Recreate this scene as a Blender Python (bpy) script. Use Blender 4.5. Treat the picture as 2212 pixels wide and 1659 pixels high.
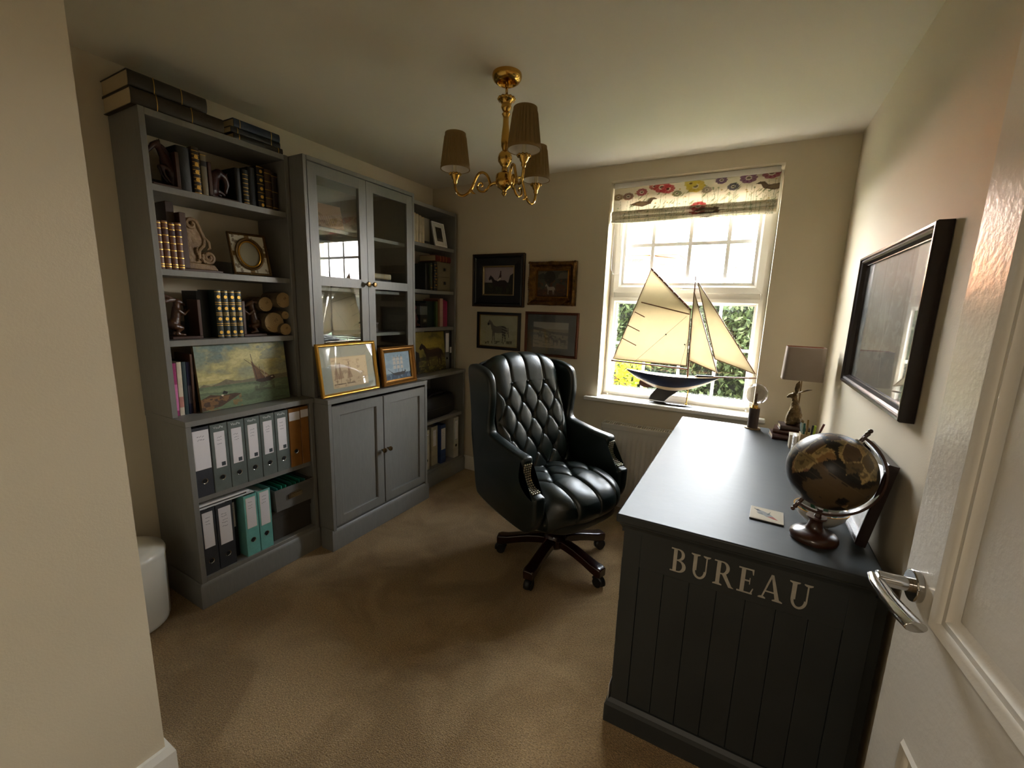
import bpy, math, random
import numpy as np
from mathutils import Vector, Matrix
PI = math.pi
for o in list(bpy.data.objects): bpy.data.objects.remove(o)
scene = bpy.context.scene
COL = scene.collection

# ---------------------------------------------------------------- camera, world, sun, exposure
cam_d = bpy.data.cameras.new('camera'); cam = bpy.data.objects.new('camera', cam_d); COL.objects.link(cam)
cam_d.sensor_width = 36; cam_d.lens = 919.09/2212*36; cam_d.clip_start = 0.02; cam_d.clip_end = 300
YAW, PIT, ROL = 0.4995, -0.1779, 0.0315
_F = Vector((-math.sin(YAW)*math.cos(PIT), math.cos(YAW)*math.cos(PIT), math.sin(PIT)))
_R = Vector((math.cos(YAW), math.sin(YAW), 0)); _U = _R.cross(_F)
_R2 = _R*math.cos(ROL)+_U*math.sin(ROL); _U2 = _U*math.cos(ROL)-_R*math.sin(ROL)
m = Matrix((_R2, _U2, -_F)).transposed().to_4x4(); m.translation = (2.4007, -2.9346, 1.4015)
cam.matrix_world = m
scene.camera = cam

SKY, SUN, EXPO, HALL_FILL = 8.0, 14.0, 2.98, 3.0
w = bpy.data.worlds.new('sky'); scene.world = w; w.use_nodes = True
nt = w.node_tree; bg = nt.nodes['Background']
tc = nt.nodes.new('ShaderNodeTexCoord'); sep = nt.nodes.new('ShaderNodeSeparateXYZ'); rp = nt.nodes.new('ShaderNodeValToRGB')
nt.links.new(tc.outputs['Generated'], sep.inputs[0]); nt.links.new(sep.outputs['Z'], rp.inputs[0])
rp.color_ramp.elements[0].position = 0.0; rp.color_ramp.elements[0].color = (1.0, .97, .92, 1)
rp.color_ramp.elements[1].position = 0.6; rp.color_ramp.elements[1].color = (.84, .92, 1.0, 1)
nt.links.new(rp.outputs[0], bg.inputs[0]); bg.inputs[1].default_value = SKY
sd = bpy.data.lights.new('sun', 'SUN'); so = bpy.data.objects.new('sun', sd); COL.objects.link(so)
sd.energy = SUN; sd.angle = math.radians(1.0); sd.color = (1, .9, .76)
so.rotation_euler = Vector((-.35, .80, -.62)).to_track_quat('-Z', 'Y').to_euler()
pd = bpy.data.lights.new('window_portal', 'AREA'); po = bpy.data.objects.new('window_portal', pd); COL.objects.link(po)
pd.shape = 'RECTANGLE'; pd.size = 0.94; pd.size_y = 1.3; po.location = (1.99, .23, 1.47); po.rotation_euler = (-PI/2, 0, 0)
pd.cycles.is_portal = True
hd = bpy.data.lights.new('hall_fill', 'AREA'); ho = bpy.data.objects.new('hall_fill', hd); COL.objects.link(ho)  # warm fill light added behind the camera, not a known fitting
hd.size = .35; hd.energy = HALL_FILL; hd.color = (1, .86, .68); ho.location = (2.2, -4.3, 2.25)
scene.cycles.max_bounces = 12; scene.cycles.diffuse_bounces = 8
scene.view_settings.view_transform = 'Standard'; scene.view_settings.look = 'None'
scene.view_settings.exposure = EXPO; scene.view_settings.gamma = 1; scene.view_settings.use_curve_mapping = False

# ---------------------------------------------------------------- helpers
def s2l(c):
    return c/12.92 if c <= .04045 else ((c+.055)/1.055)**2.4
def hx(h):
    h = h.lstrip('#'); return tuple(s2l(int(h[i:i+2], 16)/255) for i in (0, 2, 4))
def mat(name, col, rough=.5, metal=0, bump=0, bscale=50, var=0, vscale=8, spec=.5, coat=0, col2=None, stretch=None, detail=4):
    if isinstance(col, str): col = hx(col)
    if isinstance(col2, str): col2 = hx(col2)
    M_ = bpy.data.materials.new(name); M_.use_nodes = True; t = M_.node_tree; b = t.nodes['Principled BSDF']
    b.inputs['Base Color'].default_value = (*col, 1); b.inputs['Roughness'].default_value = rough
    b.inputs['Metallic'].default_value = metal; b.inputs['Specular IOR Level'].default_value = spec
    b.inputs['Coat Weight'].default_value = coat; b.inputs['Coat Roughness'].default_value = .12
    tc = t.nodes.new('ShaderNodeTexCoord'); mp = t.nodes.new('ShaderNodeMapping'); t.links.new(tc.outputs['Object'], mp.inputs[0])
    if stretch: mp.inputs['Scale'].default_value = stretch
    if var or col2:
        n = t.nodes.new('ShaderNodeTexNoise'); n.inputs['Scale'].default_value = vscale; n.inputs['Detail'].default_value = detail
        t.links.new(mp.outputs[0], n.inputs[0]); r = t.nodes.new('ShaderNodeValToRGB'); t.links.new(n.outputs[0], r.inputs[0])
        if col2 is None: a = tuple(x*(1-var) for x in col); c2 = tuple(min(1, x*(1+var)) for x in col)
        else: a, c2 = col, col2
        r.color_ramp.elements[0].position = .32; r.color_ramp.elements[1].position = .68
        r.color_ramp.elements[0].color = (*a, 1); r.color_ramp.elements[1].color = (*c2, 1)
        t.links.new(r.outputs[0], b.inputs['Base Color'])
    if bump:
        n = t.nodes.new('ShaderNodeTexNoise'); n.inputs['Scale'].default_value = bscale; n.inputs['Detail'].default_value = 3
        t.links.new(mp.outputs[0], n.inputs[0]); bp = t.nodes.new('ShaderNodeBump'); bp.inputs['Strength'].default_value = bump
        bp.inputs['Distance'].default_value = .01; t.links.new(n.outputs[0], bp.inputs['Height']); t.links.new(bp.outputs[0], b.inputs['Normal'])
    return M_
def mat_print(name, rough=.6, transl=0, spec=.4):
    M_ = bpy.data.materials.new(name); M_.use_nodes = True; t = M_.node_tree; b = t.nodes['Principled BSDF']
    a = t.nodes.new('ShaderNodeAttribute'); a.attribute_name = 'Col'; t.links.new(a.outputs['Color'], b.inputs['Base Color'])
    b.inputs['Roughness'].default_value = rough; b.inputs['Specular IOR Level'].default_value = spec
    if transl:
        tr = t.nodes.new('ShaderNodeBsdfTranslucent'); t.links.new(a.outputs['Color'], tr.inputs[0]); mx = t.nodes.new('ShaderNodeMixShader')
        mx.inputs[0].default_value = transl; t.links.new(b.outputs[0], mx.inputs[1]); t.links.new(tr.outputs[0], mx.inputs[2])
        t.links.new(mx.outputs[0], t.nodes['Material Output'].inputs[0])
    return M_
def mat_glass(name, tint=(1, 1, 1), ior=1.5, rough=.0, mul=1.0):
    M_ = bpy.data.materials.new(name); M_.use_nodes = True; t = M_.node_tree; t.nodes.remove(t.nodes['Principled BSDF'])
    tr = t.nodes.new('ShaderNodeBsdfTransparent'); tr.inputs[0].default_value = (*tint, 1)
    gl = t.nodes.new('ShaderNodeBsdfGlossy'); gl.inputs['Roughness'].default_value = rough
    fr = t.nodes.new('ShaderNodeFresnel'); fr.inputs[0].default_value = ior; mx = t.nodes.new('ShaderNodeMixShader')
    ge = t.nodes.new('ShaderNodeNewGeometry'); ma = t.nodes.new('ShaderNodeMath'); ma.operation = 'MULTIPLY_ADD'; ma.inputs[1].default_value = 1/ior-ior; ma.inputs[2].default_value = ior
    t.links.new(ge.outputs['Backfacing'], ma.inputs[0]); t.links.new(ma.outputs[0], fr.inputs[0])
    mm = t.nodes.new('ShaderNodeMath'); mm.operation = 'MULTIPLY'; mm.inputs[1].default_value = mul; mm.use_clamp = True
    t.links.new(fr.outputs[0], mm.inputs[0]); t.links.new(mm.outputs[0], mx.inputs[0])
    t.links.new(tr.outputs[0], mx.inputs[1]); t.links.new(gl.outputs[0], mx.inputs[2])
    t.links.new(mx.outputs[0], t.nodes['Material Output'].inputs[0]); return M_
def mat_transl(name, col, f=.5, rough=.8, var=.1, vscale=15):
    M_ = mat(name, col, rough, var=var, vscale=vscale); t = M_.node_tree; b = t.nodes['Principled BSDF']
    tr = t.nodes.new('ShaderNodeBsdfTranslucent'); tr.inputs[0].default_value = (*(hx(col) if isinstance(col, str) else col), 1)
    mx = t.nodes.new('ShaderNodeMixShader'); mx.inputs[0].default_value = f
    t.links.new(b.outputs[0], mx.inputs[1]); t.links.new(tr.outputs[0], mx.inputs[2]); t.links.new(mx.outputs[0], t.nodes['Material Output'].inputs[0])
    return M_

class M:
    """collects vertices and faces of one mesh"""
    def __init__(s): s.v = []; s.f = []
    def add(s, vs, fs):
        n = len(s.v); s.v += [tuple(p) for p in vs]; s.f += [tuple(i+n for i in f) for f in fs]; return s
    def box(s, x0, x1, y0, y1, z0, z1):
        return s.add([(x0,y0,z0),(x1,y0,z0),(x1,y1,z0),(x0,y1,z0),(x0,y0,z1),(x1,y0,z1),(x1,y1,z1),(x0,y1,z1)],
                     [(0,3,2,1),(4,5,6,7),(0,1,5,4),(1,2,6,5),(2,3,7,6),(3,0,4,7)])
    def ring(s, pts_list, close=True, caps=True):
        """skin a list of rings (each a list of points, same count)"""
        n = len(pts_list[0]); vs = [p for r in pts_list for p in r]; fs = []
        for i in range(len(pts_list)-1):
            for j in range(n if close else n-1):
                a = i*n+j; b = i*n+(j+1) % n; fs.append((a, b, b+n, a+n))
        if caps and close:
            fs.append(tuple(range(n-1, -1, -1))); k = (len(pts_list)-1)*n; fs.append(tuple(range(k, k+n)))
        return s.add(vs, fs)
    def lathe(s, prof, c=(0,0,0), seg=24, axis='z', caps=True):
        R = []
        for r, h in prof:
            ring = []
            for k in range(seg):
                a = 2*PI*k/seg; x, y = r*math.cos(a), r*math.sin(a)
                p = (x, y, h) if axis == 'z' else ((h, x, y) if axis == 'x' else (y, h, x))
                ring.append((c[0]+p[0], c[1]+p[1], c[2]+p[2]))
            R.append(ring)
        return s.ring(R, caps=caps)
    def cone(s, p0, p1, r0, r1, seg=10):
        p0 = Vector(p0); p1 = Vector(p1); d = (p1-p0).normalized(); u = d.orthogonal().normalized(); v = d.cross(u)
        R = [[p+(u*math.cos(2*PI*k/seg)+v*math.sin(2*PI*k/seg))*r for k in range(seg)] for p, r in ((p0, r0), (p1, r1))]
        return s.ring(R)
    def tube(s, pts, r, seg=8, flat=1.0, up=None):
        pts = [Vector(p) for p in pts]; n = len(pts); rs = r if isinstance(r, (list, tuple)) else [r]*n; R = []; u = None
        for i, p in enumerate(pts):
            d = (pts[min(i+1, n-1)]-pts[max(i-1, 0)]).normalized()
            if up is not None: u = (Vector(up)-d*Vector(up).dot(d)).normalized()
            elif u is None: u = d.orthogonal().normalized()
            else: u = (u-d*u.dot(d)).normalized()
            v = d.cross(u)
            R.append([p+(u*math.cos(2*PI*k/seg)*flat+v*math.sin(2*PI*k/seg))*rs[i] for k in range(seg)])
        return s.ring(R)
    def sph(s, c, r, seg=12, rings=8, sc=(1,1,1)):
        prof = [(max(1e-4, math.sin(PI*i/rings)), -math.cos(PI*i/rings)) for i in range(rings+1)]
        n0 = len(s.v); s.lathe(prof, (0,0,0), seg)
        for i in range(n0, len(s.v)):
            p = s.v[i]; s.v[i] = (c[0]+p[0]*r*sc[0], c[1]+p[1]*r*sc[1], c[2]+p[2]*r*sc[2])
        return s
    def prism(s, poly, a, b, plane='xy'):
        def P(u, v, w):
            return (u, v, w) if plane == 'xy' else ((u, w, v) if plane == 'xz' else (w, u, v))
        return s.ring([[P(u, v, a) for u, v in poly], [P(u, v, b) for u, v in poly]])
    def grid(s, fn, nu, nv):
        vs = [fn(i/nu, j/nv) for j in range(nv+1) for i in range(nu+1)]
        return s.add(vs, [(j*(nu+1)+i, j*(nu+1)+i+1, (j+1)*(nu+1)+i+1, (j+1)*(nu+1)+i) for j in range(nv) for i in range(nu)])
    def frame(s, w, h, prof, o, R, U):
        """mitred picture frame: prof = [(inset from outer edge, height above back)]"""
        o = Vector(o); R = Vector(R).normalized(); U = Vector(U).normalized(); N = R.cross(U)
        Rn = [[o+R*a+U*b+N*t for a, b in ((d, d), (w-d, d), (w-d, h-d), (d, h-d))] for d, t in prof]
        return s.ring(Rn+[Rn[0]], caps=False)
    def quadbox(s, o, R, U, w, h, t):
        o = Vector(o); R = Vector(R).normalized(); U = Vector(U).normalized(); N = R.cross(U)
        return s.ring([[o+N*k, o+R*w+N*k, o+R*w+U*h+N*k, o+U*h+N*k] for k in (0, t)])
    def xf(s, mt):
        s.v = [tuple(mt @ Vector(p)) for p in s.v]; return s

def empty(name, loc=(0,0,0), rz=0):
    o = bpy.data.objects.new(name, None); COL.objects.link(o); o.location = loc; o.rotation_euler = (0, 0, rz); o.empty_display_size = .05; return o
def tag(o, label, cat, group=None, kind=None):
    if label: o['label'] = label
    if cat: o['category'] = cat
    if group: o['group'] = group
    if kind: o['kind'] = kind
    return o
def thing(name, label, cat, loc=(0,0,0), rz=0, group=None):
    return tag(empty(name, loc, rz), label, cat, group)
def rootloc(p):
    while p.parent: p = p.parent
    return p.location
def part(name, mm, mt, parent=None, bev=0, seg=2, smooth=False, ang=35, world=False, label=None, kind=None, sub=0, solid=0):
    me = bpy.data.meshes.new(name); vs = mm.v
    if world and parent is not None:
        L = rootloc(parent); vs = [(a-L[0], b-L[1], c-L[2]) for a, b, c in vs]
    me.from_pydata(vs, [], mm.f)
    import bmesh
    bm = bmesh.new(); bm.from_mesh(me); bmesh.ops.recalc_face_normals(bm, faces=bm.faces); bm.to_mesh(me); bm.free()
    if mt: me.materials.append(mt)
    o = bpy.data.objects.new(name, me); COL.objects.link(o)
    if parent is not None: o.parent = parent
    if smooth or bev:
        me.polygons.foreach_set('use_smooth', [True]*len(me.polygons)); me.set_sharp_from_angle(angle=math.radians(ang))
    if solid:
        q = o.modifiers.new('s', 'SOLIDIFY'); q.thickness = solid; q.offset = 0
    if bev:
        q = o.modifiers.new('b', 'BEVEL'); q.width = bev; q.segments = seg; q.limit_method = 'ANGLE'; q.angle_limit = math.radians(30)
    if sub:
        q = o.modifiers.new('u', 'SUBSURF'); q.levels = sub; q.render_levels = sub
    if label: o['label'] = label
    if kind: o['kind'] = kind
    return o
def struct(name, mm, mt, **k):
    o = part(name, mm, mt, **k); o['kind'] = 'structure'; return o
def remesh(o, vox, sm=6):
    q = o.modifiers.new('r', 'REMESH'); q.mode = 'VOXEL'; q.voxel_size = vox; q.use_smooth_shade = True
    q = o.modifiers.new('m', 'SMOOTH'); q.iterations = sm; q.factor = .5; return o
def blob(segs):
    b = M()
    for p0, p1, r0, r1 in segs:
        b.cone(p0, p1, r0, r1, 12); b.sph(p0, r0, 12, 8); b.sph(p1, r1, 12, 8)
    return b
def dup(root, loc, rz=None, label=None, name=None):
    r = root.copy(); COL.objects.link(r); r.location = loc
    if rz is not None: r.rotation_euler = (0, 0, rz)
    if label: r['label'] = label
    def rec(a, b):
        for ch in list(a.children):
            c = ch.copy(); COL.objects.link(c); c.parent = b; rec(ch, c)
    rec(root, r); return r

# ---- little painter: arrays baked to vertex colours of a flat print
class Img:
    def __init__(s, w, h, col, k=1.7):
        w, h = int(w*k), int(h*k); s.w, s.h = w, h; s.a = np.ones((h, w, 3))*np.array(hx(col))
        s.X, s.Y = np.meshgrid((np.arange(w)+.5)/w, (np.arange(h)+.5)/h)
    def fbm(s, sc, seed, oct=4, ax=1, ay=1):
        r = np.random.RandomState(seed); out = 0; amp = 1; tot = 0
        for o_ in range(oct):
            n = max(2, int(sc*ax*2**o_)); m_ = max(2, int(sc*ay*2**o_)); g = r.rand(m_+2, n+2)
            x = s.X*n; y = s.Y*m_; xi = x.astype(int); yi = y.astype(int); fx = x-xi; fy = y-yi
            fx = fx*fx*(3-2*fx); fy = fy*fy*(3-2*fy)
            v = (g[yi, xi]*(1-fx)+g[yi, xi+1]*fx)*(1-fy)+(g[yi+1, xi]*(1-fx)+g[yi+1, xi+1]*fx)*fy
            out = out+v*amp; tot += amp; amp *= .55
        return out/tot
    def mix(s, mask, col, al=1.0):
        c = np.array(hx(col)) if isinstance(col, str) else np.array(col)
        m_ = (np.clip(mask.astype(float), 0, 1)*al)[..., None]; s.a = s.a*(1-m_)+c*m_; return s
    def poly(s, pts, col, al=1.0):
        inside = np.zeros(s.X.shape, bool); n = len(pts)
        for i in range(n):
            x0, y0 = pts[i]; x1, y1 = pts[(i+1) % n]
            if y0 == y1: continue
            c = ((s.Y >= min(y0, y1)) & (s.Y < max(y0, y1)) & (s.X < (x1-x0)*(s.Y-y0)/(y1-y0)+x0)); inside ^= c
        return s.mix(inside, col, al)
    def mask(s, pts):
        q = Img(s.w, s.h, '#000000', 1); q.poly(pts, (1, 1, 1)); return q.a[..., 0]
    def ell(s, cx, cy, rx, ry, col, al=1.0): return s.mix(((s.X-cx)/rx)**2+((s.Y-cy)/ry)**2 < 1, col, al)
    def line(s, x0, y0, x1, y1, wd, col, al=1.0):
        asp = s.h/s.w; dx, dy = x1-x0, (y1-y0)*asp; L = dx*dx+dy*dy+1e-12
        t = np.clip(((s.X-x0)*dx+(s.Y-y0)*asp*dy)/L, 0, 1)
        d = np.hypot(s.X-x0-t*dx, (s.Y-y0)*asp-t*dy); return s.mix(d < wd, col, al)
    def shade(s, f): s.a = np.clip(s.a*f[..., None], 0, 1); return s
MP = mat_print('print_matte', .55); MPC = mat_print('canvas_print', .45)
def printed(name, img, w, h, o, R, U, parent, mt=None, world=True, bow=None, label=None):
    o = Vector(o); R = Vector(R).normalized(); U = Vector(U).normalized(); N = R.cross(U)
    if world and parent is not None: o = o-Vector(rootloc(parent))
    nw, nh = img.w, img.h; u = np.linspace(0, w, nw); v = np.linspace(h, 0, nh); uu, vv = np.meshgrid(u, v)
    P = np.array(o)+uu[..., None]*np.array(R)+vv[..., None]*np.array(U)
    idx = np.arange(nw*nh).reshape(nh, nw)
    f = np.stack([idx[1:, :-1], idx[1:, 1:], idx[:-1, 1:], idx[:-1, :-1]], -1).reshape(-1, 4)
    me = bpy.data.meshes.new(name); me.vertices.add(nw*nh); me.vertices.foreach_set('co', P.reshape(-1))
    me.loops.add(f.size); me.polygons.add(len(f)); me.loops.foreach_set('vertex_index', f.reshape(-1))
    me.polygons.foreach_set('loop_start', np.arange(0, f.size, 4)); me.polygons.foreach_set('loop_total', np.full(len(f), 4)); me.update()
    at = me.color_attributes.new('Col', 'FLOAT_COLOR', 'POINT')
    at.data.foreach_set('color', np.concatenate([img.a.reshape(-1, 3), np.ones((nw*nh, 1))], 1).reshape(-1).astype('f'))
    me.materials.append(mt or MP); ob = bpy.data.objects.new(name, me); COL.objects.link(ob)
    if parent is not None: ob.parent = parent
    if label: ob['label'] = label
    return ob
def text_part(name, s, size, o, R, U, mt, parent, depth=.0006, world=True):
    cu = bpy.data.curves.new(name, 'FONT'); cu.body = s; cu.size = size; cu.extrude = depth; tmp = bpy.data.objects.new('t', cu); COL.objects.link(tmp)
    dg = bpy.context.evaluated_depsgraph_get(); me = bpy.data.meshes.new_from_object(tmp.evaluated_get(dg)); bpy.data.objects.remove(tmp)
    me.name = name; R = Vector(R).normalized(); U = Vector(U).normalized(); N = R.cross(U); o = Vector(o)
    if world and parent is not None: o = o-Vector(rootloc(parent))
    mt4 = Matrix((R, U, N)).transposed().to_4x4(); mt4.translation = o; me.transform(mt4); me.materials.clear(); me.materials.append(mt)
    ob = bpy.data.objects.new(name, me); COL.objects.link(ob); ob.parent = parent; return ob

# ---------------------------------------------------------------- materials
m_wall = mat('wall_paint', '#cec2aa', .75, bump=.05, bscale=220)
m_ceil = mat('ceiling_paint', '#d5cdba', .85, bump=.04, bscale=180)
m_wood_w = mat('white_gloss', '#e2ded4', .28, bump=.03, bscale=60)
m_door = mat('door_gloss', '#dcd8ce', .24, bump=.06, bscale=90)
m_upvc = mat('upvc_white', '#eceae6', .3)
m_grey = mat('grey_painted_wood', '#75736e', .42, bump=.06, bscale=40, var=.05, vscale=14, stretch=(6, 6, 1))
m_desk = mat('slate_painted_wood', '#2e3131', .45, spec=.32, bump=.03, bscale=30, var=.07, vscale=6)
m_black = mat('black', '#0c0c0d', .45); m_dark = mat('dark_void', '#050505', .9)
m_brass = mat('polished_brass', '#c9a050', .16, 1); m_antbrass = mat('antique_brass', '#6f5a3c', .3, 1)
m_chrome = mat('chrome', '#b9b8b6', .12, 1); m_steel = mat('steel', '#a7a6a2', .25, 1)
m_gold = mat('gilt', '#b98a35', .3, 1, bump=.2, bscale=200); m_gilt = mat('gilt_print', '#d2a54e', .35, .8)
m_leather = mat('green_black_leather', '#0e1815', .34, bump=.05, bscale=260, var=.15, vscale=10, spec=.6)
m_mahog = mat('mahogany', '#2c0f0b', .22, bump=.02, bscale=30, col2='#160706', vscale=12, coat=.4)
m_glass = mat_glass('clear_glass', ior=1.5); m_glass2 = mat_glass('cabinet_glass', (.93, .95, .94), 1.75, 0, 1.0)
m_pglass = mat_glass('picture_glass', (1, 1, 1), 1.5, .02, 1.0)
m_paper = mat('white_paper', '#dcd8d6', .8); m_pages = mat('page_block', '#b9a683', .85, bump=.2, bscale=300)

# carpet: mottled pile, brushed patches over fine tufts
def carpet_mat():
    M_ = bpy.data.materials.new('carpet'); M_.use_nodes = True; t = M_.node_tree; b = t.nodes['Principled BSDF']; L = t.links.new
    b.inputs['Roughness'].default_value = .95; b.inputs['Specular IOR Level'].default_value = .1; b.inputs['Sheen Weight'].default_value = .2
    tc = t.nodes.new('ShaderNodeTexCoord')
    def N(sc, de, dist=0):
        n = t.nodes.new('ShaderNodeTexNoise'); n.inputs['Scale'].default_value = sc; n.inputs['Detail'].default_value = de; n.inputs['Distortion'].default_value = dist; L(tc.outputs['Object'], n.inputs[0]); return n
    def R(src, p0, p1, c0, c1):
        r = t.nodes.new('ShaderNodeValToRGB'); L(src, r.inputs[0]); r.color_ramp.elements[0].position = p0; r.color_ramp.elements[1].position = p1
        r.color_ramp.elements[0].color = (*c0, 1); r.color_ramp.elements[1].color = (*c1, 1); return r
    a = R(N(3.2, 5, .8).outputs[0], .40, .60, hx('#a3855a'), hx('#bd9f72')); f = R(N(170, 3).outputs[0], .3, .7, (.55, .53, .50), (1.2, 1.2, 1.2))
    mx = t.nodes.new('ShaderNodeMix'); mx.data_type = 'RGBA'; mx.blend_type = 'MULTIPLY'; mx.inputs[0].default_value = 1; L(a.outputs[0], mx.inputs[6]); L(f.outputs[0], mx.inputs[7]); L(mx.outputs[2], b.inputs['Base Color'])
    bp = t.nodes.new('ShaderNodeBump'); bp.inputs['Strength'].default_value = 1; bp.inputs['Distance'].default_value = .012; L(N(240, 4).outputs[0], bp.inputs['Height']); L(bp.outputs[0], b.inputs['Normal'])
    return M_
# ---------------------------------------------------------------- room shell
W, H = 2.805, 2.34
m_carpet = carpet_mat()
struct('floor', M().box(-.1, W+.1, -2.98, .0, -.1, 0), m_carpet)
struct('floor_hall', M().box(.9, 3.6, -6.0, -2.98, -.1, 0), m_carpet)
struct('ceiling', M().box(-.1, W+.1, -2.98, .3, H, H+.15), m_ceil)
struct('wall_left', M().box(-.15, 0, -2.98, .3, 0, H), m_wall)
struct('wall_right', M().box(W, W+.15, -2.98, .3, 0, H), m_wall)
X0, X1, Z0, Z1 = 1.5, 2.48, .787, 2.239
wm = M().box(0, X0, 0, .3, 0, H).box(X1, W, 0, .3, 0, H).box(X0, X1, 0, .3, 0, Z0-.02).box(X0, X1, 0, .3, Z1, H)
struct('wall_back', wm, m_wall)
struct('wall_alcove', M().box(0, 1.08, -2.9, -2.51, 0, H), m_wall)
struct('wall_front', M().box(0, 1.97, -2.98, -2.9, 0, H).box(1.97, W, -2.98, -2.9, 2.03, H), m_wall)
struct('wall_hall', M().box(.9, 1.0, -6.0, -2.98, 0, 2.4).box(3.5, 3.6, -6, -2.98, 0, 2.4).box(.9, 3.6, -6.1, -6, 0, 2.4).box(W+.15, 3.6, -2.98, -2.88, 0, 2.4), m_wall)
struct('ceiling_hall', M().box(.9, 3.6, -6.1, -2.98, 2.4, 2.5), m_ceil)
struct('upper_storey_sun_block', M().box(-4, 7, -6.1, .3, 2.52, 5.3), m_wall)  # unseen block above the room, added to keep the sun off the hedge
def skirt(name, x0, y0, x1, y1, nx, ny, t=.016, h=.118):
    """skirting from (x0,y0) to (x1,y1), normal (nx,ny)"""
    prof = [(0, 0), (t, 0), (t, h-.018), (t*.55, h), (0, h)]
    R = [[(x+nx*a, y+ny*a, z) for a, z in prof] for x, y in ((x0, y0), (x1, y1))]
    return struct(name, M().ring(R), m_wood_w)
skirt('baseboard_back', .3, 0, W, 0, 0, -1); skirt('baseboard_left', 0, -2.51, 0, -2.08, 1, 0)
skirt('baseboard_right', W, 0, W, -2.9, -1, 0)
bn = M(); pr = [(0, 0), (.018, 0), (.018, .12), (.010, .14), (0, .14)]
bn.ring([[(x+a*sx, y+a*sy, z) for a, z in pr] for x, y, sx, sy in ((1.08, -2.9, 1, 0), (1.08, -2.51, 1, 1), (0.0, -2.51, 0, 1))])
struct('baseboard_alcove', bn, m_wood_w)

# sill + radiator
struct('trim_1', M().box(X0-.085, X1+.07, -.05, .0, Z0-.022, Z0+.004).box(X0, X1, 0, .15, Z0-.02, Z0+.004), m_wood_w, bev=.006)['label'] = 'white window sill board'
rad = thing('radiator', 'white ribbed panel radiator on the wall under the window sill', 'radiator', (2.0, -.08, .12))
m_rad = mat('radiator_enamel', '#cfc8ba', .35)
rm = M()
def radp(u, v):
    x = 1.60+u*.86; z = .13+v*.475
    k = (u*.86/.033) % 1.0; d = .006*(1-abs(2*k-1)**3) if .07 < v < .93 else 0
    return (x, -.115+(-.0 if d == 0 else -d), z)
rm.grid(radp, 26*8, 16); part('panel', rm, m_rad, rad, world=True, smooth=True, ang=60)
part('casing', M().box(1.585, 2.475, -.108, -.035, .13, .605), m_rad, rad, world=True, bev=.004)
g = M().box(1.58, 2.48, -.120, -.112, .60, .637).box(1.58, 2.48, -.038, -.030, .60, .637).box(1.58, 1.588, -.12, -.03, .12, .637).box(2.472, 2.48, -.12, -.03, .12, .637)
part('top_rim', g, m_rad, rad, world=True, bev=.002)
g = M()
for k in range(60): g.box(1.592+k*.0147, 1.598+k*.0147, -.112, -.038, .628, .632)
part('grille', g, m_rad, rad, world=True, kind='stuff')

# ---------------------------------------------------------------- window
wn = empty('window_1', (2.0, .16, Z0)); wn['kind'] = 'structure'; wn['label'] = 'white upvc sash style window with glazing bars'
Ya, Yb = .14, .20
f = M().box(X0, X0+.035, Ya, Yb, Z0+.004, Z1).box(X1-.035, X1, Ya, Yb, Z0+.004, Z1).box(X0+.036, X1-.036, Ya, Yb, Z0+.004, Z0+.04).box(X0+.036, X1-.036, Ya, Yb, Z1-.04, Z1).box(X0+.036, X1-.036, Ya, Yb, 1.487, 1.535)
part('outer_frame', f, m_upvc, wn, world=True, bev=.004)
def sash(name, x0, x1, z0, z1, t, y):
    return part(name, M().frame(x1-x0, z1-z0, [(0, 0), (0, .03), (t*.55, .034), (t*.75, .022), (t, .018), (t, 0)], (x0, y, z0), (1, 0, 0), (0, 0, 1)), m_upvc, wn, world=True)
s1 = sash('sash_upper', X0+.03, X1-.03, 1.53, Z1-.03, .066, .15); s2_ = sash('sash_lower', X0+.02, X1-.02, Z0+.03, 1.495, .042, .15)
for nm, a, b, c, d in (('pane', 1.60, 2.41, 1.59, 2.15), ('pane', 1.55, 2.44, .86, 1.475)):
    part(nm, M().box(a, b, .166, .168, c, d), m_glass, wn, world=True)
for x in (1.772, 2.007, 2.232):
    part('glazing_bar', M().box(x-.012, x+.012, .156, .165, 1.59, 2.15), m_upvc, wn, world=True, bev=.003)
    part('glazing_bar', M().box(x-.009, x+.009, .168, .180, .86, 1.475), m_upvc, wn, world=True, bev=.003)
for z in (1.848, 2.06): part('glazing_bar', M().box(1.60, 2.41, .1565, .1645, z-.012, z+.012), m_upvc, wn, world=True, bev=.003)
part('glazing_bar', M().box(1.55, 2.44, .168, .180, 1.163, 1.181), m_upvc, wn, world=True, bev=.003)
part('handle', M().box(1.975, 2.03, .105, .125, 1.55, 1.566).box(1.99, 2.10, .098, .108, 1.552, 1.564), m_upvc, wn, world=True, bev=.004)

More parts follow.
